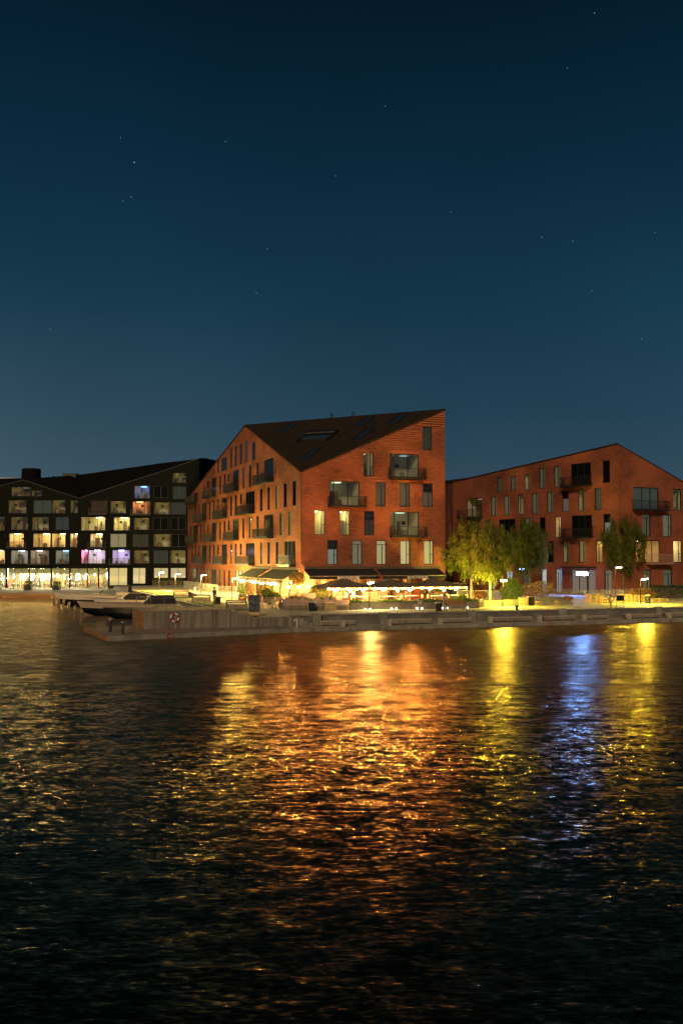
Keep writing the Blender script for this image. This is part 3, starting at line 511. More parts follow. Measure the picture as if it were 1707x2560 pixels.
# ------------------------------------------------------------------ black building on the left
LY = 172.; K = LY / 168.
LFc = Facade((0, LY), (1, 0), (0, -1)); kz = lambda z: 6.5 + (z - 6.5) * K
bb = thing('black_apartment_building', 'long black gabled apartment building with scattered lit windows behind the boats', 'building', (-45, 180, LZ), world=True)
DCNT = [0]
def dimc(s, c=(.34, .38, .30)):
    DCNT[0] += 1
    return ('c', c, s) if DCNT[0] % 3 == 0 else ('l', tuple(min(1, v * 2.4) for v in c), s * .8, 2.2)
V = lambda c, p, d=2.4: ('l', c, p, d)
lb = [(-55.75, -52.35, 16.73, 18.3, 'm', dimc(.075, (.28, .38, .34))), (-52.3, -50.6, 16.73, 17.7, 'n', dimc(.06, (.28, .38, .34))), (-34.98, -32.39, 16.36, 18.5, 'm', ('l', (.10, .20, .9), 6)), (-31.74, -29.26, 16.47, 18.42, 'm', D), (-28.51, -26.25, 16.26, 18.42, 'm', dimc(.02)), (-28.53, -26.25, 19.02, 20.7, 'm', dimc(.06, (.4, .36, .25))),
      (-56.19, -53.17, 13.84, 16.08, 'M', dimc(.035, (.36, .27, .2))), (-51.99, -48.9, 13.84, 16.08, 'm', dimc(.065)), (-48.82, -46.57, 13.84, 16.08, 'm', dimc(.075)), (-45.73, -44.5, 13.88, 16.04, 'n', dimc(.05)), (-42.29, -39.48, 13.84, 16.0, 'm', dimc(.03, (.4, .14, .05))), (-38.99, -36.36, 13.84, 15.93, 'n', dimc(.06, (.4, .3, .16))), (-35.28, -32.26, 13.71, 15.87, 'M', V((1, .30, .12), 7)), (-31.61, -28.92, 13.67, 15.72, 'm', dimc(.05, (.36, .28, .16))), (-28.81, -26.25, 13.67, 15.72, 'm', dimc(.02)),
      (-55.72, -52.87, 11.04, 13.24, 'm', dimc(.045)), (-52.16, -49.36, 10.97, 13.2, 'M', dimc(.045, (.3, .33, .33))), (-48.24, -45.96, 11.04, 13.24, 'm', dimc(.05, (.28, .34, .36))), (-43.91, -39.82, 10.93, 13.24, 'M', V(YEL, 11)), (-38.42, -35.68, 10.93, 13.2, 'M', V((1, .82, .30), 15)), (-34.99, -32.41, 11.04, 13.1, 'm', dimc(.03, (.34, .32, .22))), (-31.8, -29.22, 11.04, 13.1, 'm', D), (-28.79, -26.25, 11.04, 13.1, 'm', D), (-59.6, -56.79, 10.93, 13.24, 'm', dimc(.06, (.3, .34, .4))),
      (-56.0, -53.52, 8.11, 10.45, 'M', V((1, .58, .22), 15)), (-51.97, -49.0, 8.11, 10.45, 'm', V((1, .64, .22), 15)), (-48.83, -46.51, 8.11, 10.45, 'm', V((1, .70, .28), 15)), (-45.73, -44.48, 8.11, 10.45, 'm', V((1, .70, .45), 14)), (-42.37, -40.28, 8.11, 10.4, 'M', V((1, .80, .45), 14)), (-38.97, -36.26, 8.11, 10.4, 'm', ('c', (.66, .52, .28), .36)), (-35.22, -32.53, 8.18, 10.33, 'm', dimc(.03, (.36, .28, .15))), (-31.67, -28.77, 8.18, 10.33, 'm', dimc(.045, (.3, .26, .2))), (-28.66, -26.25, 8.18, 10.33, 'm', D),
      (-59.4, -56.66, 5.3, 7.64, 'm', V((1, .62, .32), 14)), (-55.67, -52.79, 5.3, 7.6, 'm', V((.50, .56, .75), 6)), (-52.4, -49.22, 5.3, 7.6, 'M', V((.62, .55, .6), 5)), (-48.17, -45.89, 5.3, 7.6, 'm', V((.30, .48, .75), 5)), (-43.85, -42.73, 5.34, 7.66, 'n', V((1, .28, .85), 22)), (-42.64, -39.76, 5.34, 7.66, 'm', V((.55, .46, 1), 17)), (-38.6, -35.63, 5.34, 7.66, 'M', V((.36, .30, 1), 20)), (-34.94, -32.36, 5.38, 7.6, 'm', dimc(.05, (.4, .3, .2))), (-31.65, -29.18, 5.38, 7.6, 'M', dimc(.04, (.3, .3, .24))), (-28.85, -26.25, 5.38, 7.6, 'm', dimc(.03))]
lg = [(-75, -57.62, 'f'), (-57.52, -56.49, 'f'), (-56.23, -52.62, 'f'), (-52.47, -48.92, 'f'), (-48.71, -45.81, 'f'), (-45.59, -42.8, 'f'), (-42.69, -40.95, 'f'), (-40.8, -39.25, 'f')]
sc4 = lambda o: (o[0] * K, o[1] * K, kz(o[2]), kz(o[3]))
lops = [sc4(o) for o in lb] + [(a * K, b * K, LZ + .08, 4.5) for a, b, _ in lg]
lops2 = [(-39.04 * K, -36.03 * K, 1.3, 4.6), (-35.11 * K, -32.96 * K, 1.85, 4.6), (-31.58 * K, -29.15 * K, 2.85, 4.6), (-28.77 * K, -26.2 * K, 2.85, 4.6)]
bt = [(-80, 15.5), (-72, 19.5), (-64, 17.0), (-57.7, 18.5), (-53.7, 19.5), (-44.3, 16.4), (-36.2, 19.1), (-30.8, 20.8), (-26.9, 22.3)]
bt = [(x * K, kz(z)) for x, z in bt]; XR = -24.6; bt[-1] = (XR, bt[-1][1] + .9)
wall(LFc, bt[0][0], XR, .5, bt, lops + lops2, M_BLACK, bb, depth=.25)
sl_ = MB()                                                            # vertical slate battens on the black front
for k in range(int((XR - bt[0][0]) / .6)):
    x = bt[0][0] + k * .6
    segs = [(4.75, interp(bt, x) - .15)]
    for o in lops + lops2:
        if o[0] - .08 < x < o[1] + .04: segs = [q for u, v in segs for q in ((u, min(v, o[2] - .03)), (max(u, o[3] + .03), v)) if q[1] - q[0] > .15]
    for u, v in segs: LFc.box(sl_, x, x + .04, u, v, .002, .03)
sl_.build('cladding_batten', M_BLACK, bb, 'stuff')
for i, o in enumerate(lb): window(LFc, sc4(o), o[4], o[5], bb, seed=500 + i, fd=-.15)
for k, (i0, i1, z) in enumerate(((-52.6, -49.0, 5.24), (-39.0, -35.4, 5.24), (-42.5, -39.4, 13.7), (-35.5, -32.1, 13.6), (-42.6, -39.6, 8.05), (-56.2, -53, 8.05))): balcony(LFc, i0 * K, i1 * K, kz(z), bb, depth=.8, h=1.0)
for i, o in enumerate(lops2): window(LFc, o, 'm', ('c', [(.80, .62, .26), (.82, .64, .34), (.80, .62, .34), (.80, .62, .36)][i], [.75, .72, .6, .6][i]), bb, seed=600 + i)
# pale gutter line along the folded eaves
for (a, za), (b, zb) in zip(bt[:-1], bt[1:]):
    g = MB(); g.hexa([LFc.p(a, za - .08, .03), LFc.p(b, zb - .08, .03), LFc.p(b, zb - .08, .11), LFc.p(a, za - .08, .11)], [LFc.p(a, za + .03, .03), LFc.p(b, zb + .03, .03), LFc.p(b, zb + .03, .11), LFc.p(a, za + .03, .11)]); g.build('gutter', mat('zinc_gutter', (.03, .028, .022), .7), bb)
k2 = 186 / 178.; rdg = [(-84, 18), (-72, 20.3), (-61.2, 20.5), (-53.3, 20.7), (-46.9, 21.2), (-32.2, 23.3), (-24.4, 24.2), (-22.1, 23.7)]
rdg = [Vector((x * k2, 186, 6.5 + (z - 6.5) * k2)) for x, z in rdg]
eav = [LFc.p(x, z + .02, .02) for x, z in bt]
rm = MB(); ne, nr = len(eav), len(rdg)
rm.add(eav + rdg, [(0, 1, ne + 1, ne), (1, 2, ne + 1), (2, 3, ne + 2, ne + 1), (3, 4, ne + 3, ne + 2), (4, 5, ne + 4, ne + 3), (5, 6, ne + 5, ne + 4), (6, 7, ne + 5), (7, 8, ne + 6, ne + 5), (8, ne + 7, ne + 6)])
rbk = [v + Vector((0, 14, -6)) for v in rdg]; rm.add(rdg + rbk, [(i, i + 1, nr + i + 1, nr + i) for i in range(nr - 1)]); rm.build('roof', M_BLACKROOF, bb)
hw = MB(); hw.quad(LFc.p(XR, .5), (rdg[-1].x, 186, .5), rdg[-1], LFc.p(XR, bt[-1][1])); hw.quad((rdg[-1].x, 186, .5), (rdg[-1].x, 200, .5), rbk[-1], rdg[-1]); hw.quad(*[(v.x, v.y, .5) for v in (rbk[0], rbk[-1])], rbk[-1], rbk[0]); hw.build('wall', M_BLACK, bb)
m_ = MB(); m_.lathe([(1.72, 0), (1.72, 2.1), (1.6, 2.2), (1.55, 2.2)], 20); v = m_.build('vent_drum', M_BLACKROOF, bb); v.location = (-57.4, 184, 20.6)
m_ = MB(); m_.box(-1.2, 1.2, -1, 1, 0, 1.1); m_.box(-1.3, 1.3, -1.1, 1.1, 1.1, 1.22); v = m_.build('roof_housing', mat('grey_plant_box', (.06, .055, .045), .8), bb); v.location = (-50.2, 184.5, 20.7)
m_ = MB(); m_.hexa([(-.7, -.5, 0), (.7, -.5, 0), (.7, .5, 0), (-.7, .5, 0)], [(-.5, -.4, .9), (.7, -.4, .45), (.7, .4, .45), (-.5, .4, .9)]); v = m_.build('roof_cowl', M_BLACKROOF, bb); v.location = (-52.9, 184.5, 20.6)
# one deep lit restaurant hall behind the glazed ground floor
h = MB(); x0, x1, y0, y1, z0, z1 = -77, -39.4 * K, LY + .26, LY + 8, LZ + .02, 4.6
h.add([(x0, y0, z0), (x1, y0, z0), (x1, y1, z0), (x0, y1, z0), (x0, y0, z1), (x1, y0, z1), (x1, y1, z1), (x0, y1, z1)], [(0, 1, 2, 3), (4, 5, 6, 7), (3, 2, 6, 7), (0, 3, 7, 4), (1, 2, 6, 5)]); hall = h.build('restaurant_hall', mat('hall_plaster', (.16, .155, .12), .9), bb)
for i in range(11):
    x = -75 + i * 3.25; b = MB(); b.box(x, x + 1.7, LY + 1.3, LY + 1.9, 4.4, 4.46); b.build('ceiling_lamp', emat((.95, 1, .66) if i % 3 else (1, .86, .66), 6), hall)
rp = random.Random(8)
for i in range(30):                                                    # globe pendants near the glass, added to strengthen the reflection in the water
    x = -62.5 + i * .74 + rp.uniform(-.5, .5); y = LY + rp.uniform(.9, 4.5); z = rp.uniform(2.4, 3.4); r_ = rp.uniform(.06, .14); b = MB(); b.smooth = True; b.sphere((x, y, z), r_, 8); b.tube((x, y, z + r_), (x, y, 4.58), .01, n=4); b.build('added_pendant', emat([(1, .80, .42), (1, .72, .45), (.95, .9, .5)][i % 3], 680), hall)
for (a, b_, c_) in ((-52.2, -49.3, (1, .42, .10)), (-55, -53.2, (1, .5, .16))): b = MB(); b.box(a * K, b_ * K, LY + 3, LY + 3.4, 3.0, 3.75); b.build('lamp_shade', emat(c_, 1.1), hall)
rr = random.Random(3)
for i in range(26):
    x = -61 + i * .82; yy = LY + rr.uniform(1, 5); b = MB()
    b.box(x - .45, x + .45, yy - .4, yy + .4, LZ + .74, LZ + .78); b.tube((x, yy, LZ + .02), (x, yy, LZ + .74), .05)
    for sx_ in (-.75, .75):
        b.box(x + sx_ - .2, x + sx_ + .2, yy - .2, yy + .2, LZ + .44, LZ + .48); b.box(x + sx_ * 1.22 - .03, x + sx_ * 1.22 + .03, yy - .2, yy + .2, LZ + .48, LZ + .9)
        for q in (-.17, .17): b.tube((x + sx_ + q, yy + .15, LZ + .02), (x + sx_ + q, yy + .15, LZ + .44), .02, n=4)
    b.build('table_and_chairs', [M_SHADOW, M_CREAMF, M_DMETAL][i % 3], hall)
for i in range(9): x = -60 + i * 2.3; b = MB(); b.box(x, x + 1.1, LY + 7.3, LY + 7.8, LZ + .02, LZ + rr.choice([1.1, 1.9, 2.3])); b.build('shelf', [M_SHADOW, M_WOODO, M_DMETAL][i % 3], hall)
for i, (a, b_, _) in enumerate(lg):                                     # glazing: frame with transom, pane
    a *= K; b_ *= K; m_ = MB(); n = max(1, round((b_ - a) / 1.2))
    LFc.box(m_, a, b_, 3.52, 3.6, -.2, -.1)
    for j in range(n + 1): x = a + (b_ - a - .05) * j / n; LFc.box(m_, x, x + .05, LZ + .08, 3.516, -.2, -.1); LFc.box(m_, x, x + .05, 3.604, 4.5, -.2, -.1)
    f = m_.build('shop_window', M_FRAME if i % 2 else mat('rust_brown_frame', (.16, .06, .025), .6), bb); p_ = MB(); LFc.box(p_, a, b_, LZ + .1, 4.48, -.16, -.155); p_.build('pane', M_GLASS, f)
    bl_ = MB(); LFc.box(bl_, a + .05, b_ - .05, 3.62, 4.49, -.40, -.38); bl_.build('blind', mat('pale_blind', (.45, .48, .32), .9), f)
# pale roof far behind at the left edge
dr = thing('flat_roofed_building', 'pale flat roofed building just showing behind the black gables at the left edge', 'building', (-66, 215, .9), world=True)
m_ = MB(); m_.box(-84, -62, 206, 224, .9, 22.2); m_.build('wall', M_BLACK, dr); m_ = MB(); m_.hexa([(-85, 205.5, 22.2), (-60.5, 205.5, 22.2), (-60.5, 225, 22.2), (-85, 225, 22.2)], [(-85, 205.5, 23.4), (-60.5, 205.5, 22.6), (-60.5, 225, 22.6), (-85, 225, 23.4)]); m_.build('roof', mat('pale_roof', (.45, .42, .38), .8), dr)
# hedge in front of the black building
def leaves(n, pts_fn, size, seed, up=.3):
    g = np.random.default_rng(seed); c = pts_fn(g, n); a = g.normal(size=(n, 3)); a /= np.linalg.norm(a, axis=1)[:, None]; b = np.cross(a, g.normal(size=(n, 3))); b /= np.linalg.norm(b, axis=1)[:, None] + 1e-9
    a[:, 2] = a[:, 2] * (1 - up) - up; sz = size * g.uniform(.6, 1.4, n)[:, None]; a *= sz; b *= sz * .42
    v = np.stack([c - a, c + b, c + a, c - b], 1).reshape(-1, 3); f = np.arange(4 * n).reshape(n, 4); return v, f
def leaf_obj(name, v, f, m, parent=None, kind=None):
    me = bpy.data.meshes.new(name); me.from_pydata(v.tolist(), [], f.tolist()); me.update(); o = bpy.data.objects.new(name, me); me.materials.append(m); col.objects.link(o)
    if parent is not None: adopt(o, parent)
    if kind: o['kind'] = kind
    return o
def shrub(name, label, cat, loc, rx, ry, rzz, n, size, m=None, group=None, base=0., stem=True, seed=1):
    t = thing(name, label, cat, loc, group=group)
    def f(g, k): d = g.normal(size=(k, 3)); d /= np.linalg.norm(d, axis=1)[:, None]; r = g.uniform(.25, 1, k)[:, None] ** .4 * (1 + .18 * np.sin(d[:, :1] * 7 + seed) * np.cos(d[:, 2:] * 5)); return d * r * np.array([rx, ry, rzz]) + np.array([0, 0, base + rzz])
    v, q = leaves(n, f, size, seed); leaf_obj('foliage', v, q, m or M_LEAF2, t, 'stuff')
    s = MB()
    for k in range(4): a = k * 1.6 + seed; s.tube((0, 0, 0), (rx * .5 * math.cos(a), ry * .5 * math.sin(a), base + rzz * 1.1), .03, .012, n=5)
    s.build('stem', M_BARK, t); return t
def box_hedge(label, t0, s0, t1, s1, hgt, z, wdt, n, seed, world_xy=None):
    a, b = (P(t0, s0), P(t1, s1)) if world_xy is None else (Vector((*world_xy[0], 0)), Vector((*world_xy[1], 0))); d = b - a; ln = d.length; th = thing('hedge', label, 'hedge', (a.x, a.y, z), math.atan2(d.y, d.x))
    v, q = leaves(n, lambda g, k: np.stack([g.uniform(0, ln, k), g.uniform(-wdt / 2, wdt / 2, k), hgt * g.uniform(0.02, 1, k) ** .8], 1), .13, seed, up=.1); leaf_obj('foliage', v, q, mat('hedge_leaf', (.03, .045, .015), .8, color2=(.06, .08, .02), vscale=4), th, 'stuff')
    s = MB(); s.box(.05, ln - .05, -wdt * .35, wdt * .35, 0, hgt * .8); s.build('inner_branches', M_BARK, th)
box_hedge('dark clipped hedge below the cream windows of the black building', 0, 0, 0, 0, 1.75, LZ, .9, 2600, 5, ((-31.5 * K, LY - 1.6), (-27.0, LY - 1.6)))

# ------------------------------------------------------------------ lamp posts
def lamp_post(label, t, s, hgt, colr, watt, glow, arm=.55, rz=0., z=PZ, cutoff=False):
    o = thing('lamp_post', label, 'lamp post', at(t, s, z), QA + rz, group='lamp posts on the promenade')
    p = MB(); p.lathe([(.09, 0), (.09, .06), (.055, .08), (.045, hgt - .05)], 10); p.tube((0, 0, hgt - .05), (arm, 0, hgt + .03), .03, n=8); p.build('pole', M_DMETAL, o)
    h = MB(); h.hexa([(arm - .30, -.13, hgt + .03), (arm + .30, -.13, hgt + .05), (arm + .30, .13, hgt + .05), (arm - .30, .13, hgt + .03)], [(arm - .22, -.08, hgt + .12), (arm + .24, -.08, hgt + .13), (arm + .24, .08, hgt + .13), (arm - .22, .08, hgt + .12)]); hd = h.build('lamp_head', M_DMETAL, o)
    g = MB(); g.hexa([(arm - .22, -.10, hgt - .05), (arm + .24, -.10, hgt - .04), (arm + .24, .10, hgt - .04), (arm - .22, .10, hgt - .05)], [(arm - .28, -.12, hgt + .028), (arm + .28, -.12, hgt + .045), (arm + .28, .12, hgt + .045), (arm - .28, .12, hgt + .028)]); g.build('lamp_glass', emat(colr, glow * (19 if cutoff else 1.2)), hd)
    l = bpy.data.lights.new('lamp_light', 'SPOT' if cutoff else 'POINT'); l.color = colr; l.energy = watt * (2.4 if cutoff else 3.8); l.shadow_soft_size = .16
    if cutoff: l.spot_size = R(162); l.spot_blend = .3      # full cut-off head: light goes down, not out over the water
    lo = bpy.data.objects.new('lamp_light', l); col.objects.link(lo); lo.parent = o; lo.location = (arm, 0, hgt - .26); return o
GYEL = (1, .80, .09); LYEL = (1, .74, .18)
lamp_post('short lamp post in front of the long planter and the restaurant parasols', .2, -19.9, 2.42, (1, .74, .32), 150, 40, arm=.12, cutoff=True)
lamp_post('bright yellow lamp post beside the big willow and the tall green shrub', 14.1, -19.3, 2.5, GYEL, 620, 90, arm=.12, cutoff=True)
lamp_post('nearer of two yellow lamp posts standing before the pallet benches', 29.2, -20.1, 2.55, GYEL, 560, 80, cutoff=True)
lamp_post('taller lamp post behind the pallet benches at the right', 31.6, -12.5, 3.6, GYEL, 150, 30, arm=.5, cutoff=True)
lamp_post('farthest lamp post on the lawn near the black building', -9.6, 35.2, 2.6, LYEL, 1500, 50, arm=.4)
lamp_post('second lamp post from the black building, standing on the lawn', -9.9, 21.3, 2.6, LYEL, 1500, 50, arm=.4)
lamp_post('lamp post in front of the row of pale barrier panels', -6.0, 24.3, 2.4, LYEL, 1700, 60, arm=.4)
lamp_post('lamp post in front of the bright glazed entrance', -6.7, 4.1, 2.4, LYEL, 520, 40, arm=.4)

def flood(label, t, s, aim, watt, colr, cone):
    o = thing('ground_floodlight', label, 'floodlight', at(t, s), QA); local_box_ = MB(); local_box_.box(-.16, .16, -.09, .09, 0, .05); local_box_.build('base', M_DMETAL, o)
    q = MB(); q.tube((0, 0, .05), (0, .06, .22), .11, .14, 12); q.build('housing', M_DMETAL, o); q = MB(); q.tube((0, .061, .223), (0, .064, .232), .12, n=12); q.build('lens', emat(colr, 40), o)
    l = bpy.data.lights.new('flood_light', 'SPOT'); l.color = colr; l.energy = watt; l.spot_size = R(cone); l.spot_blend = .6; l.shadow_soft_size = .1; lo = bpy.data.objects.new('flood_light', l); col.objects.link(lo); lo.parent = o; lo.location = (0, .07, .27)
    d = Vector(at(*aim)) - Vector(at(t, s, PZ + .27)); lo.rotation_euler = (Matrix.Rotation(-QA, 3, 'Z') @ d).to_track_quat('-Z', 'Y').to_euler()
flood('small floodlight on the ground aimed up into the two big willows', 17.0, -9.6, (18.4, -6.8, 4.8), 6800, (1, .84, .10), 120)

# ------------------------------------------------------------------ string lights and wall lamps of the restaurant
def string_lights(label, pts, watt, colr=(1, .66, .30), r=.07, group='strings of bulbs at the restaurant', glow=None, droop=.12, lights=2):
    """bulbs hanging on a cable; a few of them carry the point light of the string"""
    a0 = Vector(pts[0]); o = thing('string_lights', label, 'string lights', tuple(a0), group=group); cab = MB(); prev = None; L_ = []
    for k, p in enumerate(pts):
        q = Vector(p) - a0
        if prev is not None: mid = (prev + q) / 2 - Vector((0, 0, droop)); cab.path([prev, mid, q], .012, 4)
        prev = q; L_.append(q)
    cab.build('cable', M_FRAME, o)
    gm = emat(colr, (glow or 60) * 25)
    for q in L_:
        b = MB(); b.smooth = True; b.sphere((0, 0, 0), r, 8); bo = b.build('bulb', gm, o); bo.location = q - Vector((0, 0, r + .04))
    for k in range(lights):
        l = bpy.data.lights.new('bulb_light', 'POINT'); l.color = colr; l.energy = watt * .7 / lights; l.shadow_soft_size = .12; i = int((k + .5) / lights * len(L_))
        lo = bpy.data.objects.new('bulb_light', l); col.objects.link(lo); lo.parent = o; lo.location = L_[i] - Vector((0, 0, .34))
    return o
WBULB = (1, .48, .14); OBULB = (1, .38, .08)
string_lights('row of big white bulbs glowing under the far half of the side awning', [at(-1.9, s, 3.62 - .05 * (i % 2)) for i, s in enumerate((19.5, 18.0, 15.0, 13.6, 12.2))], 700, WBULB, .10, glow=120)
string_lights('row of big white bulbs glowing under the near half of the side awning', [at(-1.9, s, 3.60 - .06 * (i % 2)) for i, s in enumerate((10.4, 8.8, 6.6, 5.2, 3.6))], 700, WBULB, .10, glow=120)
string_lights('row of white bulbs around the brick corner of the restaurant', [at(-1.6, -.6, 3.35), at(-.7, -1.1, 3.35), at(.4, -1.5, 3.4), at(1.0, -1.5, 3.36), at(1.5, -1.5, 3.38)], 800, WBULB, .10, glow=120)

def parasol(label, t, s, half=2.62):
    o = thing('parasol', label, 'parasol', at(t, s), QA, group='parasols on the restaurant terrace')
    c = MB(); ze, za = 1.66, 2.50; n = 6
    ring = [(half * sx_, half * sy_) for sx_, sy_ in ((-1, -1), (0, -1.0), (1, -1), (1.0, 0), (1, 1), (0, 1.0), (-1, 1), (-1.0, 0))]
    vs = []; fs = []
    prof = [(.05, 1), (.35, .66), (.7, .30), (1, 0)]
    for (f_, h_) in prof: vs += [(x * f_, y * f_, ze + (za - ze) * h_ - (.05 if i % 2 else 0) * f_) for i, (x, y) in enumerate(ring)]
    for k in range(3): fs += [(k * 8 + i, k * 8 + (i + 1) % 8, (k + 1) * 8 + (i + 1) % 8, (k + 1) * 8 + i) for i in range(8)]
    c.add(vs, fs); c.build('canopy', M_CANVASB, o)
    v = MB()
    for i in range(8): (x0, y0), (x1, y1) = ring[i], ring[(i + 1) % 8]; d0 = .05 if i % 2 else 0; d1 = .05 if (i + 1) % 2 else 0; v.quad((x0, y0, ze - d0), (x1, y1, ze - d1), (x1, y1, ze - d1 - .2), (x0, y0, ze - d0 - .2))
    v.build('valance', M_CANVASB, o)
    p = MB(); p.tube((0, 0, .04), (0, 0, za + .08), .04); p.build('pole', M_DMETAL, o); b = MB(); b.box(-.4, .4, -.4, .4, 0, .08); b.build('base', M_CONCD, o)
    for i, (x, y) in enumerate(ring): r_ = MB(); r_.tube((0, 0, za - .1), (x * .97, y * .97, ze - .04), .018, n=4); r_.build('rib', M_DMETAL, o)
    return o
PT = (2.5, 7.68, 12.9); PS = -6.5
for t, lab in zip(PT, ('brown parasol nearest the brick corner, under the first row of white letters', 'middle brown parasol of the three on the restaurant terrace', 'brown parasol of the terrace nearest the big willow')): parasol(lab, t, PS)
for i, t in enumerate(PT):
    string_lights(['string of small warm bulbs along the front edge of the parasol nearest the brick corner', 'string of small warm bulbs along the front edge of the middle parasol', 'string of small warm bulbs along the front edge of the parasol by the willow'][i], [at(t - 2.5 + 5.0 * k / 5, PS - 2.76, PZ + 1.62 - .05 * (k % 2)) for k in range(6)], [520, 520, 620][i], OBULB, .045, glow=160)
    string_lights(['cluster of bright bulbs hanging under the parasol nearest the brick corner', 'cluster of bright bulbs hanging under the middle parasol', 'cluster of bright bulbs hanging under the parasol by the willow'][i], [at(t - 1.9, PS - 2.95, PZ + 1.55), at(t - .3, PS - 3.0, PZ + 1.42), at(t + 1.1, PS - 2.95, PZ + 1.5)], [900, 900, 1000][i], WBULB, .09, glow=110)

# ------------------------------------------------------------------ restaurant terrace furniture
def local_box(o, name, m, *b): q = MB(); q.box(*b); return q.build(name, m, o)
def long_planter(label, t0, s0, t1, s1, hgt, dep, n, blade, seed, m=M_CORTEN, name='planter'):
    a, b = P(t0, s0, PZ), P(t1, s1, PZ); d = b - a; ln = d.length; o = thing(name, label, 'planter', tuple(a), math.atan2(d.y, d.x), group='planters on the promenade')
    local_box(o, 'box', m, 0, ln, -dep / 2, dep / 2, 0, hgt); local_box(o, 'soil', M_BARK, .04, ln - .04, -dep / 2 + .04, dep / 2 - .04, hgt, hgt + .02)
    g = np.random.default_rng(seed); x = g.uniform(.05, ln - .05, n); y = g.uniform(-dep / 2 + .05, dep / 2 - .05, n); h = blade * g.uniform(.45, 1.1, n) * (.7 + .4 * np.sin(x * 1.7 + seed)); lean = g.normal(0, .12, (n, 2)); w_ = .03
    c = np.stack([x, y, np.full(n, hgt + .02)], 1); tip = c + np.stack([lean[:, 0], lean[:, 1], h], 1); ang = g.uniform(0, 3.14, n); wv = np.stack([np.cos(ang) * w_, np.sin(ang) * w_, 0 * ang], 1); mid = (c + tip) / 2 + np.stack([lean[:, 0] * -.15, lean[:, 1] * -.15, h * .05], 1)
    v = np.stack([c - wv, c + wv, mid + wv * .8, mid - wv * .8, tip], 1).reshape(-1, 3); i = np.arange(n) * 5; me = bpy.data.meshes.new('grass')
    me.from_pydata(v.tolist(), [], [(k, k + 1, k + 2, k + 3) for k in i.tolist()] + [(k + 3, k + 2, k + 4) for k in i.tolist()]); me.materials.append(M_LEAF2); go = bpy.data.objects.new('grass', me); col.objects.link(go); go.parent = o; go['kind'] = 'stuff'; return o
long_planter('long grey planter of ornamental grass along the front of the restaurant terrace', -1.5, -19.2, 10.9, -20.3, .62, .8, 2600, .30, 1)
for k in range(9):                                                    # little ground lights along the planter foot
    b = MB(); b.lathe([(.06, 0), (.06, .10), (.05, .12)], 8); q = b.build('ground_light', emat((1, .82, .5), 14)); f = (k // 2) / 4; tt = -.2 + (k // 2) * 2.45 + (k % 2) * .45; q.location = P(tt, -19.2 - 1.1 * (tt + 1.5) / 12.4 - .62, PZ)
    tag(q, ['leftmost', 'second', 'third', 'fourth', 'fifth', 'sixth', 'seventh', 'eighth', 'rightmost'][k] + ' small round ground light at the foot of the long planter', 'ground light', 'ground lights along the planter')
for tt, lab in ((5.4, 'small tapered grey sign box standing on the planter edge left of the bin'), (8.2, 'small tapered grey sign box standing on the planter behind the park bench')):
    o = thing('sign_box', lab, 'sign', at(tt - .4, -20.35 + (.55 if tt > 6 else .0), PZ + (.3 if tt < 6 else .62)), QA)
    q = MB(); q.hexa([(-.24, -.12, 0), (.24, -.12, 0), (.24, .12, 0), (-.24, .12, 0)], [(-.18, -.08, .62), (.18, -.08, .62), (.18, .08, .62), (-.18, .08, .62)]); q.build('body', M_CONCD, o); q = MB(); q.box(-.14, .14, -.135, -.125, .12, .5); q.build('face', mat('beige_panel', (.40, .36, .24), .7), o)
def litter_bin(label, t, s, h=.85):
    o = thing('litter_bin', label, 'litter bin', at(t, s), QA, group='litter bins on the promenade')
    q = MB(); q.lathe([(.23, 0), (.25, .05), (.29, h - .12), (.29, h - .1)], 16); q.build('body', M_DMETAL, o); q = MB(); q.lathe([(.31, h - .1), (.31, h - .02), (.24, h), (.2, h)], 16); q.build('rim', M_STEEL, o)
    for k in range(14): a = k / 14 * 6.283; q = MB(); q.tube((.255 * math.cos(a), .255 * math.sin(a), .06), (.3 * math.cos(a), .3 * math.sin(a), h - .14), .014, n=4); q.build('slat', M_DMETAL, o)
    return o
litter_bin('round litter bin beside the lounge sofas left of the planter', -5.5, -20.6); litter_bin('round litter bin left of the park bench', 5.0, -24.3, .82)
litter_bin('shiny round litter bin beside the right hand lamp post', 31.0, -18.9, .92); litter_bin('round litter bin on the lawn behind the walking person', -10.4, -5.2, .8); litter_bin('small far litter bin on the lawn by the white post', -9.7, 12.1, .7)
# park bench with cast iron ends
pb = thing('park_bench', 'park bench with slatted back facing the water right of the litter bin', 'bench', at(6.55, -24.4), QA)
for x in (-.95, .95):
    q = MB(); q.path([(x, -.3, 0), (x, -.24, .25), (x, -.27, .43), (x, .18, .43), (x, .32, .95)], .035, 6); q.path([(x, .18, .43), (x, .26, .2), (x, .30, 0)], .035, 6); q.path([(x, -.27, .43), (x, -.27, .66), (x, .22, .68)], .03, 6); q.build('end_frame', M_DMETAL, pb)
for y, z in ((-.22, .46), (-.1, .46), (.02, .46), (.13, .46)): local_box(pb, 'slat', M_WOODO, -1, 1, y - .045, y + .045, z, z + .035)
for y, z in ((.22, .58), (.255, .70), (.29, .82), (.32, .93)): local_box(pb, 'slat', M_WOODO, -1, 1, y - .06, y - .03, z - .05, z + .05)
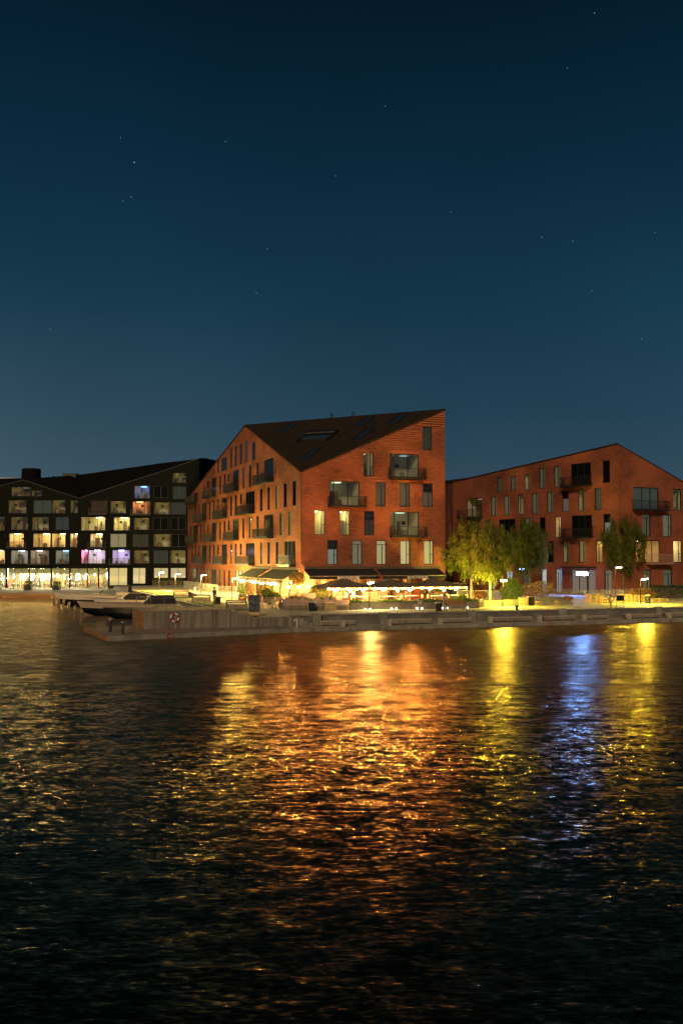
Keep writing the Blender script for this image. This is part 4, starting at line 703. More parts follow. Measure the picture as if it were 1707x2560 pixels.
# lounge sofas of pallet boards with cushions
def sofa(label, t, s, ln, rz=0., arms=True):
    o = thing('lounge_sofa', label, 'sofa', at(t, s), QA + rz, group='lounge sofas in front of the restaurant')
    for k in range(3): local_box(o, 'board', M_PALLET, 0, ln, .8, .84, .04 + k * .13, .15 + k * .13); local_box(o, 'board', M_WOOD, 0, ln, 0, .04, .04 + k * .13, .15 + k * .13)
    local_box(o, 'base', M_WOOD, .02, ln - .02, .042, .796, .03, .40)
    q = MB(); q.hexa([(0, .05, .41), (ln, .05, .41), (ln, .8, .41), (0, .8, .41)], [(.04, .1, .55), (ln - .04, .1, .55), (ln - .04, .76, .55), (.04, .76, .55)]); q.build('seat_cushion', M_CUSH, o)
    for k in range(max(1, round(ln / .7))):
        x = .08 + k * ln / max(1, round(ln / .7)); q = MB(); q.hexa([(x, .58, .56), (x + .55, .58, .56), (x + .55, .76, .56), (x, .76, .56)], [(x + .05, .68, .9), (x + .5, .68, .9), (x + .5, .8, .9), (x + .05, .8, .9)]); q.build('back_cushion', M_CUSH, o)
    return o
sofa('lounge sofa with pink beige cushions at the left end of the row', -7.3, -18.2, 2.0); sofa('lounge sofa with cushions just left of the round litter bin', -5.2, -18.1, 1.3); sofa('lounge sofa with cushions just right of the round litter bin', -4.8, -19.8, 1.3, .05); sofa('lounge sofa at the left end of the long planter', -2.9, -19.8, 1.2)
sofa('rear lounge sofa with pillows behind the litter bin', -6.6, -14.6, 2.6); sofa('rear lounge sofa under the first parasol', -2.6, -13.2, 2.4); sofa('rear lounge sofa behind the pale crate table', -3.4, -15.6, 1.7)
ct = thing('crate_table', 'low crate table of pale boards between the lounge sofas', 'table', at(-4.15, -20.0), QA)
for k in range(4): local_box(ct, 'board', M_PALLET, 0, 1.15, -.02, .02, .06 + k * .15, .19 + k * .15)
local_box(ct, 'top', M_PALLET, -.02, 1.17, -.04, .8, .66, .70); local_box(ct, 'back', M_PALLET, 0, 1.15, .72, .76, .06, .64)
for x in (.02, 1.07): local_box(ct, 'leg', M_WOOD, x, x + .07, .03, .71, 0, .655)
def chair(label, t, s, rz, m, group):
    o = thing('chair', label, 'chair', at(t, s), QA + rz, group=group); local_box(o, 'seat', m, -.22, .22, -.22, .22, .43, .47); local_box(o, 'backrest', m, -.22, .22, .2, .24, .52, .88)
    for x in (-.2, .2):
        for y, h in ((-.2, .43), (.2, .88)): q = MB(); q.tube((x, y, 0), (x, y * 1.02, h if y < 0 else .52), .018, n=5); q.build('leg', M_DMETAL, o)
    return o
def table(label, t, s, w_, d_, h, m, group, leg=M_DMETAL):
    o = thing('table', label, 'table', at(t, s), QA, group=group); local_box(o, 'top', m, -w_ / 2, w_ / 2, -d_ / 2, d_ / 2, h - .05, h)
    for x in (-w_ / 2 + .06, w_ / 2 - .06):
        for y in (-d_ / 2 + .06, d_ / 2 - .06): q = MB(); q.tube((x, y, 0), (x, y, h - .052), .025, n=5); q.build('leg', leg, o)
    return o
chair('yellow wooden chair at the left end of the lounge furniture', -7.5, -15.6, 2.6, M_PALLET, 'chairs at the black table'); chair('dark chair drawn up to the small black table', -6.9, -16.6, 1.2, M_DMETAL, 'chairs at the black table'); table('small black table beside the yellow wooden chair', -6.6, -15.7, .7, .7, .74, M_DMETAL, 'small tables on the terrace')
def dining(t, s, lab):
    table('white topped dining table ' + lab, t, s, 1.3, .8, .76, M_CREAMF, 'dining tables under the parasols')
    chair('left wooden chair at the table ' + lab, t - .95, s, 1.57, M_WOODO, 'dining chairs under the parasols'); chair('right wooden chair at the table ' + lab, t + .95, s, -1.57, M_WOODO, 'dining chairs under the parasols')
for t, s, l in ((.8, -9.8, 'nearest the lamp in front of the planter'), (3.6, -9.2, 'under the right half of the first parasol'), (6.4, -9.8, 'under the left half of the middle parasol'), (9.1, -9.2, 'under the right half of the middle parasol'), (11.8, -9.8, 'under the left half of the parasol by the willow'), (14.4, -9.0, 'at the willow end of the terrace')): dining(t, s, l)
def counter(label, t, s, ln):
    o = thing('bar_counter', label, 'counter', at(t, s), QA, group='bar counters in front of the restaurant'); local_box(o, 'body', mat('taupe_panel', (.22, .16, .12), .7), 0, ln, 0, .6, 0, 1.02); local_box(o, 'top', M_CREAMF, -.08, ln + .08, -.08, .68, 1.02, 1.09); local_box(o, 'plinth', M_DMETAL, .04, ln - .04, -.012, -.002, .02, .12)
    return o
counter('bar counter with white top left of the orange brick panel', 2.0, -5.4, 1.2); counter('bar counter with white top between the first two parasols', 5.2, -5.6, 1.5); counter('bar counter with white top under the middle parasol', 6.9, -4.4, 1.5)
k = 0
for t, s in ((2.1, -5.15), (2.45, -5.1), (2.8, -5.15), (3.1, -5.1), (5.4, -5.35), (5.9, -5.3), (6.4, -5.35), (7.2, -4.15), (7.7, -4.1), (8.2, -4.15)):
    o = thing('bottle', ('%s bottle on the bar counter ' % ['far left', 'second', 'third', 'far right', 'left', 'middle', 'right', 'left', 'middle', 'right'][k]) + ('left of the orange brick panel' if k < 4 else 'between the first two parasols' if k < 7 else 'under the middle parasol'), 'bottle', at(t, s, PZ + 1.09), group='bottles on the bar counters')
    q = MB(); q.smooth = True; q.lathe([(.05, 0), (.05, .2), (.02, .26), (.02, .33)], 8); q.build('body', mat('pale_bottle', (.6, .62, .5), .2), o); q = MB(); q.lathe([(.024, .33), (.024, .36)], 8); q.build('cap', M_WHITE, o); k += 1
for i, (t, s, h) in enumerate(((13.4, -3.6, 2.0), (14.9, -3.6, 2.0), (16.4, -3.8, 1.9), (17.9, -4.2, 1.8), (19.2, -4.8, 1.7))):
    o = thing('wind_screen', ['first', 'second', 'third', 'fourth', 'last'][i] + ' glass wind screen of the row leading from the door to the willow', 'wind screen', at(t, s), QA - .12, group='glass wind screens'); q = MB()
    for x in (-.72, .72): local_box(o, 'post', M_DMETAL, x - .03, x + .03, -.03, .03, 0, h)
    local_box(o, 'pane', M_GLASS, -.69, .69, -.008, .008, .12, h - .05)
    local_box(o, 'rail', M_DMETAL, -.69, .69, -.02, .02, h - .048, h)
for t, lab, w_ in ((10.9, 'yellow green box plant by the restaurant door', .9), (15.2, 'yellow green box plant near the last wind screen', .6)):
    o = thing('planter', lab, 'planter', at(t, -2.4), QA, group='planters on the promenade'); local_box(o, 'box', mat('taupe_panel'), -w_, w_, -.3, .3, 0, .9); v, f = leaves(900, lambda g, n: np.stack([g.uniform(-w_, w_, n), g.uniform(-.35, .35, n), .9 + 1.0 * g.uniform(0, 1, n) ** 1.2], 1), .09, 9); leaf_obj('foliage', v, f, M_LEAF2, o, 'stuff')

# ------------------------------------------------------------------ trees and shrubs
def tree(label, t, s, hgt, clear, rx, ry, n, seed, lean=(0, 0), trunk=.16, size=.13, m=None, z=PZ, twist=.0):
    """tapered trunk, limbs that fan upward, and leaf faces hung in clumps along the twigs"""
    o = thing('willow_tree', label, 'tree', at(t, s, z), QA, group='trees on the promenade'); r = random.Random(seed); g = np.random.default_rng(seed)
    tk = MB(); top = Vector((lean[0], lean[1], clear)); mid = Vector((lean[0] * .35, lean[1] * .35, clear * .5)); tk.tube((0, 0, -.02), (0, 0, .12), trunk * 1.5, trunk * 1.1, 9); tk.tube((0, 0, .1), mid, trunk * 1.08, trunk * .9, 9); tk.tube(mid, top, trunk * .9, trunk * .72, 9)
    tips = []; ch = hgt - clear
    for k in range(11):
        a = k * 2.4 + r.uniform(-.4, .4); f = r.uniform(.35, .95); e = Vector((top.x + rx * f * math.cos(a), top.y + ry * f * math.sin(a), clear + ch * r.uniform(.35, .85))); b = top + (e - top) * .45 + Vector((0, 0, ch * .10))
        tk.tube(top - Vector((0, 0, r.uniform(0, .5))), b, trunk * .42, trunk * .25, 6); tk.tube(b, e, trunk * .25, trunk * .07, 5); tips += [b, e]
        for q in range(3):
            e2_ = b + (e - b) * r.uniform(.2, .9) + Vector((r.uniform(-1, 1) * rx * .35, r.uniform(-1, 1) * ry * .35, r.uniform(-.1, .3) * ch)); tk.tube(b + (e - b) * .3, e2_, trunk * .12, trunk * .04, 4); tips.append(e2_)
    tk.build('trunk', M_BARK, o)
    C_ = []; nc = 150
    for k in range(nc):                                               # clump centres through the crown, denser near its skin
        d = g.normal(size=3); d /= np.linalg.norm(d); rad = g.uniform(.1, 1.12) ** .5
        lump = 1 + .16 * math.sin(3 * math.atan2(d[1], d[0]) + seed) + .12 * math.sin(5 * d[2] + seed * 2)
        c = np.array([lean[0] + d[0] * rad * rx * lump, lean[1] + d[1] * rad * ry * lump, clear + ch * .47 + d[2] * rad * ch * .53 * (1.0 if d[2] > 0 else .92)])
        C_.append((c, g.uniform(.28, .62) * (rx / 2.4)))
    per = n // nc; V_ = []; F_ = []; base = 0
    for c, rad in C_:
        cc = c + g.normal(size=(per, 3)) * np.array([rad * .62, rad * .62, rad * 1.5]) * .60
        dirn = np.stack([g.normal(0, .30, per), g.normal(0, .30, per), g.choice([-1, 1], per, p=[.62, .38]) * g.uniform(.5, 1.1, per)], 1); dirn /= np.linalg.norm(dirn, axis=1)[:, None]
        sd_ = np.cross(dirn, g.normal(size=(per, 3))); sd_ /= np.linalg.norm(sd_, axis=1)[:, None] + 1e-9; sz = size * g.uniform(.7, 2.0, per)[:, None]
        a = dirn * sz; b = sd_ * sz * .22
        V_.append(np.stack([cc - a, cc + b, cc + a, cc - b], 1).reshape(-1, 3)); F_.append(np.arange(4 * per).reshape(per, 4) + base); base += 4 * per
    leaf_obj('crown', np.concatenate(V_), np.concatenate(F_), m or M_LEAF, o, 'stuff'); return o
tree('left of the two big willows beside the brick building, lit yellow from below', 18.0, -5.2, 8.4, 2.7, 2.55, 2.3, 18795, 11)
tree('right of the two big willows beside the brick building, lit yellow from below', 18.7, -8.3, 7.8, 2.7, 2.6, 2.3, 18795, 12)
tree('middle willow standing alone between the big pair and the blue lit entrance', 29.0, .8, 9.0, 2.9, 2.6, 2.4, 16584, 13, trunk=.15, lean=(-.2, 0))
tree('thin young willow leaning before the blue lit entrance', 42.3, 6.5, 7.6, 3.3, 1.35, 1.3, 6633, 14, trunk=.12, lean=(-1.1, 0))
tree('rightmost willow standing before the corner of the red brick building', 39.0, -3.6, 9.0, 3.3, 2.45, 2.3, 17690, 15, trunk=.17)
shrub('shrub', 'tall loose green shrub right of the bright lamp post', 'shrub', at(17.8, -14.5), 1.15, 1.0, 1.35, 3200, .11, group='shrubs on the promenade', seed=21)
shrub('shrub', 'low orange foliage in place of the lit brick behind the bright lamp post', 'shrub', at(15.0, -13.0), .9, .6, .42, 900, .10, mat('orange_leaf', (.22, .10, .02), .8, color2=(.32, .18, .04), vscale=5), 'shrubs on the promenade', .5, seed=22)  # stand-in for glimpses of orange-lit brick; the leaf colour carries that light
shrub('shrub', 'bare twiggy shrub left of the white barriers', 'shrub', at(22.6, -9.5), 1.2, .9, .9, 1300, .10, mat('dry_leaf', (.22, .15, .06), .85, color2=(.34, .24, .1), vscale=5), 'shrubs on the promenade', .2, seed=23)
shrub('shrub', 'dry bush under the middle willow', 'shrub', at(27.0, -5.0), 1.5, 1.0, 1.0, 1800, .10, mat('dry_leaf'), 'shrubs on the promenade', .1, seed=24)
shrub('shrub', 'pale leafy climber hanging at the brick corner above the white bulbs', 'climber', at(-1.0, -1.6), .95, .6, .75, 2200, .10, mat('gold_leaf', (.26, .20, .03), .8, color2=(.40, .30, .06), vscale=5), 'shrubs on the promenade', 1.75, seed=25)
box_hedge('dark hedge at the foot of the red brick building at the right edge', 39.5, -8.2, 46.5, -8.0, 1.5, PZ, .9, 3000, 31)
# row of low planter blocks under the willows
for i in range(8):
    o = thing('planter_block', ['leftmost', 'second', 'third', 'fourth', 'fifth', 'sixth', 'seventh', 'rightmost'][i] + ' grey green block in the row of low planter blocks under the willows', 'planter', at(12.35 + i * .70, -17.8 + i * .08), QA, group='planter blocks under the willows')
    local_box(o, 'block', mat('grey_green_block', (.14, .15, .10), .8, var=.2, vscale=3), -.32, .32, -.32, .32, .04, .56); local_box(o, 'soil', M_BARK, -.27, .27, -.27, .27, .56, .58); local_box(o, 'foot', M_DMETAL, -.25, .25, -.25, .25, 0, .038)
yb = thing('planter_block', 'yellow lit timber block at the right end of the long planter', 'planter', at(11.5, -19.6), QA)
for k in range(3): local_box(yb, 'board', M_PALLET, -.3, .3, -.3, .3, .02 + k * .19, .19 + k * .19)
long_planter('small planter with a tuft of grass behind the left planter blocks', 10.6, -14.8, 12.6, -14.6, .5, .6, 500, .6, 5)
# half barrels, pots and their plants at the side terrace
def barrel(label, t, s, r=.36, h=.66, plant=None, seed=0):
    o = thing('half_barrel', label, 'barrel', at(t, s), QA, group='half barrels with plants'); q = MB(); q.smooth = True; q.lathe([(r * .84, 0), (r * .97, h * .4), (r, h * .62), (r * .95, h), (r * .86, h), (r * .84, h - .08)], 18); q.build('staves', M_WOOD, o)
    for z in (.14, .42, .58): q = MB(); q.lathe([(r * (1.0 if z > .2 else .93), z), (r * (1.02 if z > .2 else .95), z + .05)], 18); q.build('hoop', M_DMETAL, o)
    if plant:
        rx, rzz, n, mt = plant; v, f = leaves(n, lambda g, k: (lambda d, u: d / np.linalg.norm(d, axis=1)[:, None] * u * np.array([rx, rx, rzz]) + np.array([0, 0, h + rzz * .8]))(g.normal(size=(k, 3)), g.uniform(.3, 1, k)[:, None] ** .5), .08, seed); leaf_obj('plant', v, f, mt, o, 'stuff')
    return o
M_DRYG = mat('straw_grass', (.26, .22, .06), .85, color2=(.40, .34, .10), vscale=6)
barrel('half barrel with a small plant beside the glazed entrance', -5.6, 3.4, .42, .72, (.3, .35, 250, M_LEAF2), 1); barrel('half barrel with tall straw coloured grass', -5.2, -2.0, .36, .62, (.5, 1.0, 900, M_DRYG), 2); barrel('half barrel with a yellow green bush behind the chalkboard', -4.9, -3.6, .36, .62, (.55, .5, 900, M_LEAF2), 3); barrel('half barrel with a low plant near the yellow chair', -5.4, -7.2, .40, .7, (.4, .35, 500, M_LEAF2), 4)
def pot(label, t, s, r, h, rx, rzz, n, m, seed):
    o = thing('flower_pot', label, 'flower pot', at(t, s), QA, group='terracotta pots'); q = MB(); q.lathe([(r * .7, 0), (r, h * .9), (r * 1.08, h * .9), (r * 1.08, h), (r * .95, h)], 16); q.build('pot', M_TERRA, o)
    v, f = leaves(n, lambda g, k: (lambda d, u: d / np.linalg.norm(d, axis=1)[:, None] * u * np.array([rx, rx, rzz]) + np.array([0, 0, h + rzz * .8]))(g.normal(size=(k, 3)), g.uniform(.3, 1, k)[:, None] ** .5), .08, seed); leaf_obj('plant', v, f, m, o, 'stuff')
pot('large terracotta pot with straw grass near the side awning', -5.6, .6, .34, .6, .55, 1.0, 900, M_DRYG, 41); pot('terracotta pot beside the half barrel at the entrance', -6.3, 2.0, .3, .4, .25, .2, 150, M_LEAF2, 42); pot('terracotta pot with a round green bush in front of the brick pier', -3.4, 1.8, .3, .5, .85, .75, 1500, M_LEAF2, 43); pot('terracotta pot with a bright bush at the brick corner', .2, -5.4, .36, .55, 1.1, .7, 1800, M_LEAF2, 44); pot('tall pot with a small tree beside the glazed entrance', -4.3, 9.0, .3, .5, .6, .75, 800, M_LEAF2, 45)
long_planter('low planter of wispy grass between the side terrace and the sofas', -4.6, -9.2, .6, -9.6, .45, .6, 900, .6, 6, M_WOOD); long_planter('low timber planter under the side awning', -3.8, 3.5, -3.0, -2.0, .5, .6, 700, .6, 7, M_WOOD)
o = thing('menu_screen', 'beige canvas screen standing between the brick corner and the first parasol', 'screen', at(-1.9, -8.6), QA); local_box(o, 'panel', mat('taupe_canvas', (.34, .26, .21), .9), -.75, .75, -.02, .02, .3, 1.15)
for x in (-.72, .7): local_box(o, 'leg', M_DMETAL, x, x + .03, -.03, .03, 0, 1.15)
# chalkboard easel with hand written scrawl
cb = thing('chalkboard_sign', 'tall chalkboard easel sign standing at the edge of the timber platform', 'sign', at(-12.2, -26.2), QA - .25)
local_box(cb, 'board', M_SLATE, -.42, .42, -.02, .02, .38, 1.68)
for x in (-.47, .421): local_box(cb, 'frame', M_WOODO, x, x + .05, -.03, .03, .05, 1.74)
for z in (.33, 1.68): local_box(cb, 'frame', M_WOODO, -.419, .419, -.03, .03, z, z + .05)
local_box(cb, 'base_panel', M_PALLET, -.40, .40, -.02, .02, .08, .30)
q = MB(); q.box(-.4, -.35, .02, .55, 0, .05); q.box(.35, .4, .02, .55, 0, .05); q.build('foot', M_WOOD, cb)
rr = random.Random(5); q = MB()
for k in range(34):
    x, z = rr.uniform(-.36, .30), .45 + 1.12 * (k / 34); pts = [Vector((x, -.024, z))]
    for j in range(4): pts.append(pts[-1] + Vector((rr.uniform(.0, .05), 0, rr.uniform(-.05, .06))))
    q.path([p for p in pts if abs(p.x) < .4], .006, 3)
q.build('chalk_writing', M_CHALK, cb, 'stuff')
# ------------------------------------------------------------------ barriers
def barrier_mesh():
    f = MB(); w_, h = 2.0, 1.05; f.path([(0, 0, .12), (0, 0, h - .1), (.1, 0, h), (w_ - .1, 0, h), (w_, 0, h - .1), (w_, 0, .12), (0, 0, .12)], .024, 6)
    b = [MB().tube((.12 + k * (w_ - .24) / 15, 0, .13), (.12 + k * (w_ - .24) / 15, 0, h - .02), .012, n=5).mesh('bar') for k in range(16)]
    ft = [MB().path([(x, -.3, .02), (x, -.25, .05), (x, .25, .05), (x, .3, .02)], .022, 5).mesh('foot') for x in (.15, w_ - .15)]
    return f.mesh('frame'), b, ft
BM = barrier_mesh()
def barrier(label, a, b, m, group):
    a, b = Vector(a), Vector(b); d = b - a; o = thing('crowd_barrier', label, 'barrier', tuple(a), math.atan2(d.y, d.x), group=group); o.scale.x = d.length / 2.05
    for nm, ms in (('frame', [BM[0]]), ('bar', BM[1]), ('foot', BM[2])):
        for me in ms:
            if not me.materials: me.materials.append(M_STEEL)
            c = bpy.data.objects.new(nm, me); col.objects.link(c); c.parent = o
ORD = ['first', 'second', 'third', 'fourth', 'fifth', 'sixth', 'seventh', 'eighth', 'ninth', 'tenth']
def barrier_run(pts, n, lab, group):
    a, b = Vector(at(*pts[0])), Vector(at(*pts[1]))
    for i in range(n): barrier(ORD[i] + lab, a + (b - a) * i / n, a + (b - a) * (i + 1) / n, M_STEEL, group)
barrier_run(((-3.3, 50), (-3.3, 26)), 8, ' pale barrier from the black building along the brick side wall', 'barriers beside the brick building')
barrier_run(((-5.0, 20.5), (-2.6, 19.0)), 1, ' barrier alone beside the glazed entrance, its bars lit pale', 'barriers beside the brick building')
barrier_run(((16.8, -4.2), (22.2, -6.0)), 3, ' barrier behind the trunks of the big willow pair', 'barriers behind the willows')
barrier_run(((22.6, -4.2), (29.3, -2.6)), 3, ' barrier behind the shrubs left of the white barriers', 'barriers behind the willows')
barrier_run(((29.6, -2.1), (33.2, -11.8)), 6, ' white lit barrier counted from the left, before the entrance', 'barriers before the blue lit entrance')
barrier_run(((33.4, -7.2), (38.6, -6.2)), 3, ' barrier behind the yellow pallet benches', 'barriers behind the pallet benches')
# ------------------------------------------------------------------ people
def person(label, loc, rz, pose, coat, trousers, hair=(.03, .02, .015), name='person'):
    o = thing(name, label, 'person', loc, rz); J = pose; me = bpy.data.meshes.new('body'); names = list(J); idx = {n: i for i, n in enumerate(names)}
    bones = [('pelvis', 'waist'), ('waist', 'chest'), ('chest', 'neck'), ('neck', 'jaw'), ('jaw', 'crown')]
    for q in 'lr': bones += [('chest', 'sh' + q), ('sh' + q, 'el' + q), ('el' + q, 'wr' + q), ('wr' + q, 'ha' + q), ('pelvis', 'hi' + q), ('hi' + q, 'kn' + q), ('kn' + q, 'an' + q), ('an' + q, 'to' + q)]
    co = [Vector(J[n][:3]) for n in names]; rad = [J[n][3] for n in names]; ed = [(idx[a], idx[b]) for a, b in bones]
    for q in 'lr':                                                    # five short fingers, thumb from the side of the palm
        w_ = Vector(J['wr' + q][:3]); h = Vector(J['ha' + q][:3]); d = (h - w_).normalized(); sd_ = Vector((0, 1, 0)).cross(d); sd_ = (sd_ if sd_.length > .1 else Vector((1, 0, 0))).normalized(); sd2 = d.cross(sd_).normalized()
        for k, ln in enumerate((.06, .075, .07, .055)): p = h + sd2 * (.022 * (k - 1.5)); co += [p + d * .02, p + d * ln + sd_ * -.012]; rad += [.010, .008]; n_ = len(co); ed += [(idx['ha' + q], n_ - 2), (n_ - 2, n_ - 1)]
        p = w_ + (h - w_) * .5 + sd2 * -.04; co += [p, p + d * .045 + sd2 * -.015]; rad += [.012, .009]; n_ = len(co); ed += [(idx['ha' + q], n_ - 2), (n_ - 2, n_ - 1)]
    me.from_pydata(co, ed, []); b = bpy.data.objects.new('body_tmp', me); col.objects.link(b)
    b.modifiers.new('Skin', 'SKIN')
    if not me.skin_vertices: bpy.context.view_layer.objects.active = b; bpy.ops.mesh.customdata_skin_add()
    for i, sv in enumerate(me.skin_vertices[0].data): sv.radius = (rad[i], rad[i]); sv.use_root = (i == 0)
    md = b.modifiers.new('Sub', 'SUBSURF'); md.levels = 2; md.render_levels = 2
    dg = bpy.context.evaluated_depsgraph_get(); nm = bpy.data.meshes.new_from_object(b.evaluated_get(dg)); bpy.data.objects.remove(b)
    bo = bpy.data.objects.new('body', nm); col.objects.link(bo); bo.parent = o
    for m_ in (mat('skin', (.55, .33, .22), .6), mat('coat_%.2f%.2f%.2f' % coat, coat, .85), mat('trousers_%.2f%.2f%.2f' % trousers, trousers, .85), M_DMETAL): nm.materials.append(m_)
    hz = J['waist'][2] - .05; nz = J['neck'][2]; wl, wrr = Vector(J['wrl'][:3]), Vector(J['wrr'][:3]); feet = [Vector(J['to' + q][:3]) for q in 'lr']
    for p in nm.polygons:
        c = p.center; p.use_smooth = True
        p.material_index = 0 if c.z > nz + .01 or (c - wl).length < .13 or (c - wrr).length < .13 else 3 if min((c - f).length for f in feet) < .2 else 2 if (c.z < hz or (Vector(c) - Vector(J['knl'][:3])).length < .3 or (Vector(c) - Vector(J['knr'][:3])).length < .3) else 1
    hd = Vector(J['crown'][:3]); q = MB(); q.smooth = True; q.sphere((hd.x, hd.y + .025, hd.z + .0), .115, 8, 1.0); q.build('hair', mat('hair_%.2f' % hair[0], hair, .8), o)
    fc_ = Vector(J['jaw'][:3]) * .45 + hd * .55
    for x in (-.035, .035): e = MB(); e.sphere((fc_.x + x, fc_.y - .098, fc_.z), .012, 6); e.build('eye', M_FRAME, o)
    e = MB(); e.hexa([(fc_.x - .015, fc_.y - .095, fc_.z - .05), (fc_.x + .015, fc_.y - .095, fc_.z - .05), (fc_.x, fc_.y - .13, fc_.z - .045)], [(fc_.x - .006, fc_.y - .1, fc_.z), (fc_.x + .006, fc_.y - .1, fc_.z), (fc_.x, fc_.y - .108, fc_.z)]); e.build('nose', mat('skin'), o)
    return o
def stand(step=.0, arm=.0): return {'pelvis': (0, 0, .93, .135), 'waist': (0, 0, 1.08, .125), 'chest': (0, 0, 1.32, .145), 'neck': (0, -.01, 1.47, .055), 'jaw': (0, -.03, 1.55, .08), 'crown': (0, -.015, 1.64, .095),
    'shl': (-.18, 0, 1.38, .07), 'ell': (-.24, .03, 1.12, .05), 'wrl': (-.22, -.08 - arm, .90 + arm, .036), 'hal': (-.215, -.11 - arm, .83 + arm, .032), 'shr': (.18, 0, 1.38, .07), 'elr': (.24, .03, 1.12, .05), 'wrr': (.22, -.06 - arm, .90 + arm, .036), 'har': (.215, -.09 - arm, .83 + arm, .032),
    'hil': (-.09, 0, .87, .095), 'knl': (-.10, -.04 - step, .48, .066), 'anl': (-.10, step * .6, .09, .045), 'tol': (-.105, step * .6 - .17, .045, .04), 'hir': (.09, 0, .87, .095), 'knr': (.10, -.02 + step * .4, .48, .066), 'anr': (.10, .02 + step, .09, .045), 'tor': (.105, .02 + step - .17, .045, .04)}
def sit(): 
    d = stand(0, .12); d.update({'pelvis': (0, 0, .56, .14), 'waist': (0, .02, .72, .13), 'chest': (0, 0, .96, .145), 'neck': (0, -.02, 1.11, .055), 'jaw': (0, -.04, 1.19, .08), 'crown': (0, -.03, 1.28, .095), 'shl': (-.18, 0, 1.02, .07), 'ell': (-.24, -.06, .78, .05), 'wrl': (-.16, -.3, .80, .036), 'hal': (-.12, -.37, .81, .032), 'shr': (.18, 0, 1.02, .07), 'elr': (.24, -.06, .78, .05), 'wrr': (.16, -.3, .80, .036), 'har': (.12, -.37, .81, .032),
        'hil': (-.1, -.06, .55, .1), 'knl': (-.11, -.45, .53, .07), 'anl': (-.11, -.46, .1, .045), 'tol': (-.11, -.62, .045, .04), 'hir': (.1, -.06, .55, .1), 'knr': (.11, -.45, .53, .07), 'anr': (.11, -.46, .1, .045), 'tor': (.11, -.62, .045, .04)}); return d
person('person in a dark jacket and grey trousers walking on the lawn', at(-11.3, -7.6, PZ + .06), QA + .3, stand(.08), (.05, .05, .045), (.16, .14, .11))
person('person in black standing under the middle parasol', at(9.6, -6.8), QA, stand(0, .1), (.03, .028, .03), (.03, .028, .03))
person('person in a blue top seated at a dining table near the planter lamp', at(.8 + .95, -9.8), QA - 1.57, sit(), (.18, .24, .5), (.06, .06, .08))
person('person in a pale shirt seated under the right half of the first parasol', at(3.6 - .95, -9.2), QA + 1.57, sit(), (.6, .5, .45), (.08, .08, .1))

# ------------------------------------------------------------------ timber pier and raised platform
pier = MB(); pier.prism([(-16.1, 69.2), (-3.6, 77.45), tuple(P(-10, -27.35)[:2]), (-14.2, 81.2), (-20.1, 78.4)], DZ - .16, DZ + .004); pr_ = struct(pier.build('pier', M_WOOD), 'low timber pier at the mouth of the boat basin')
def edge_beam(a, b, z0, z1, w_, m, parent, name, off=.0):
    a, b = Vector((*a, 0)), Vector((*b, 0)); d = (b - a).normalized(); n_ = Vector((d.y, -d.x, 0)); q = MB(); q.hexa([v + Vector((0, 0, z0)) for v in (a + n_ * off, b + n_ * off, b + n_ * (off + w_), a + n_ * (off + w_))], [v + Vector((0, 0, z1)) for v in (a + n_ * off, b + n_ * off, b + n_ * (off + w_), a + n_ * (off + w_))]); return q.build(name, m, parent)
edge_beam((-16.1, 69.2), (-3.6, 77.45), DZ - .30, DZ + .03, .1, M_CONC, pr_, 'edge_beam', .01); edge_beam((-20.1, 78.4), (-16.1, 69.2), DZ - .34, DZ + .03, .1, M_WOODO, pr_, 'edge_beam', .01)
for k in range(8):
    f = k / 7.; x, y = -15.6 + 11.6 * f, 69.9 + 7.6 * f; q = MB(); q.tube((x - .2, y + .35, -1), (x - .2, y + .35, DZ - .17), .14, n=8); q.build('pile', M_PILE, pr_)
    x, y = -16.3 - 3.6 * f, 70.1 + 8.0 * f; q = MB(); q.tube((x + .3, y + .1, -1), (x + .3, y + .1, DZ - .17), .14, n=8); q.build('pile', M_PILE, pr_)
for i, (x, y, h, lab) in enumerate(((-17.6, 76.3, .75, 'wooden post on the pier corner nearest the mooring piles'), (-17.0, 73.6, .85, 'dark steel mooring post on the pier, left of two'), (-15.6, 71.4, .8, 'dark steel mooring post near the tip of the pier'), (-14.6, 77.6, .35, 'short white pedestal on the pier before the platform'))):
    o = thing('mooring_post', lab, 'mooring post', (x, y, DZ + .004), group='mooring posts on the pier'); q = MB(); q.lathe([(.11, 0), (.10, h), (.12, h + .01)], 10); q.build('shaft', [M_PILE, M_DMETAL, M_DMETAL, M_WHITE][i], o); q = MB(); q.lathe([(.15, h + .01), (.15, h + .06), (.1, h + .09)], 10); q.build('cap', [M_PALLET, M_STEEL, M_STEEL, M_WHITE][i], o)
# platform: slatted box whose right part steps down to the promenade
PL = [(-14.96, 75.75), (-9.05, 77.85), (-6.1, 78.9), (-3.1, 80.05)]
tops = [2.37, 2.37, 1.70, 1.70]
pf = thing('timber_platform', 'raised timber platform clad in grey upright slats with steps at its right end', 'platform', (-10, 79.5, DZ), world=True)
body = MB(); back = [P(-9.6, -27.2), P(-12.4, -21.5), P(-14.5, -21.5), Vector((-16.5, 78.9, 0))]
dk_ = lambda pts, z0, z1, m, nm: MB().prism([tuple(p[:2]) for p in pts], z0, z1).build(nm, m, pf)
dk_([(-14.9, 75.83), (-8.6, 78.1), (-9.8, 82.8), (-14.9, 84.5), (-16.4, 79.0)], DZ + .01, 2.33, M_WOOD, 'deck')
for k in range(4): dk_([(-8.6 + .55 * k, 78.1 + .2 * k), (-8.04 + .55 * k, 78.3 + .2 * k), (-9.2 + .55 * k, 82.9 + .1 * k), (-9.78 + .55 * k, 82.7 + .1 * k)], DZ + .01, 2.2 - .16 * k, M_WOOD, 'step')
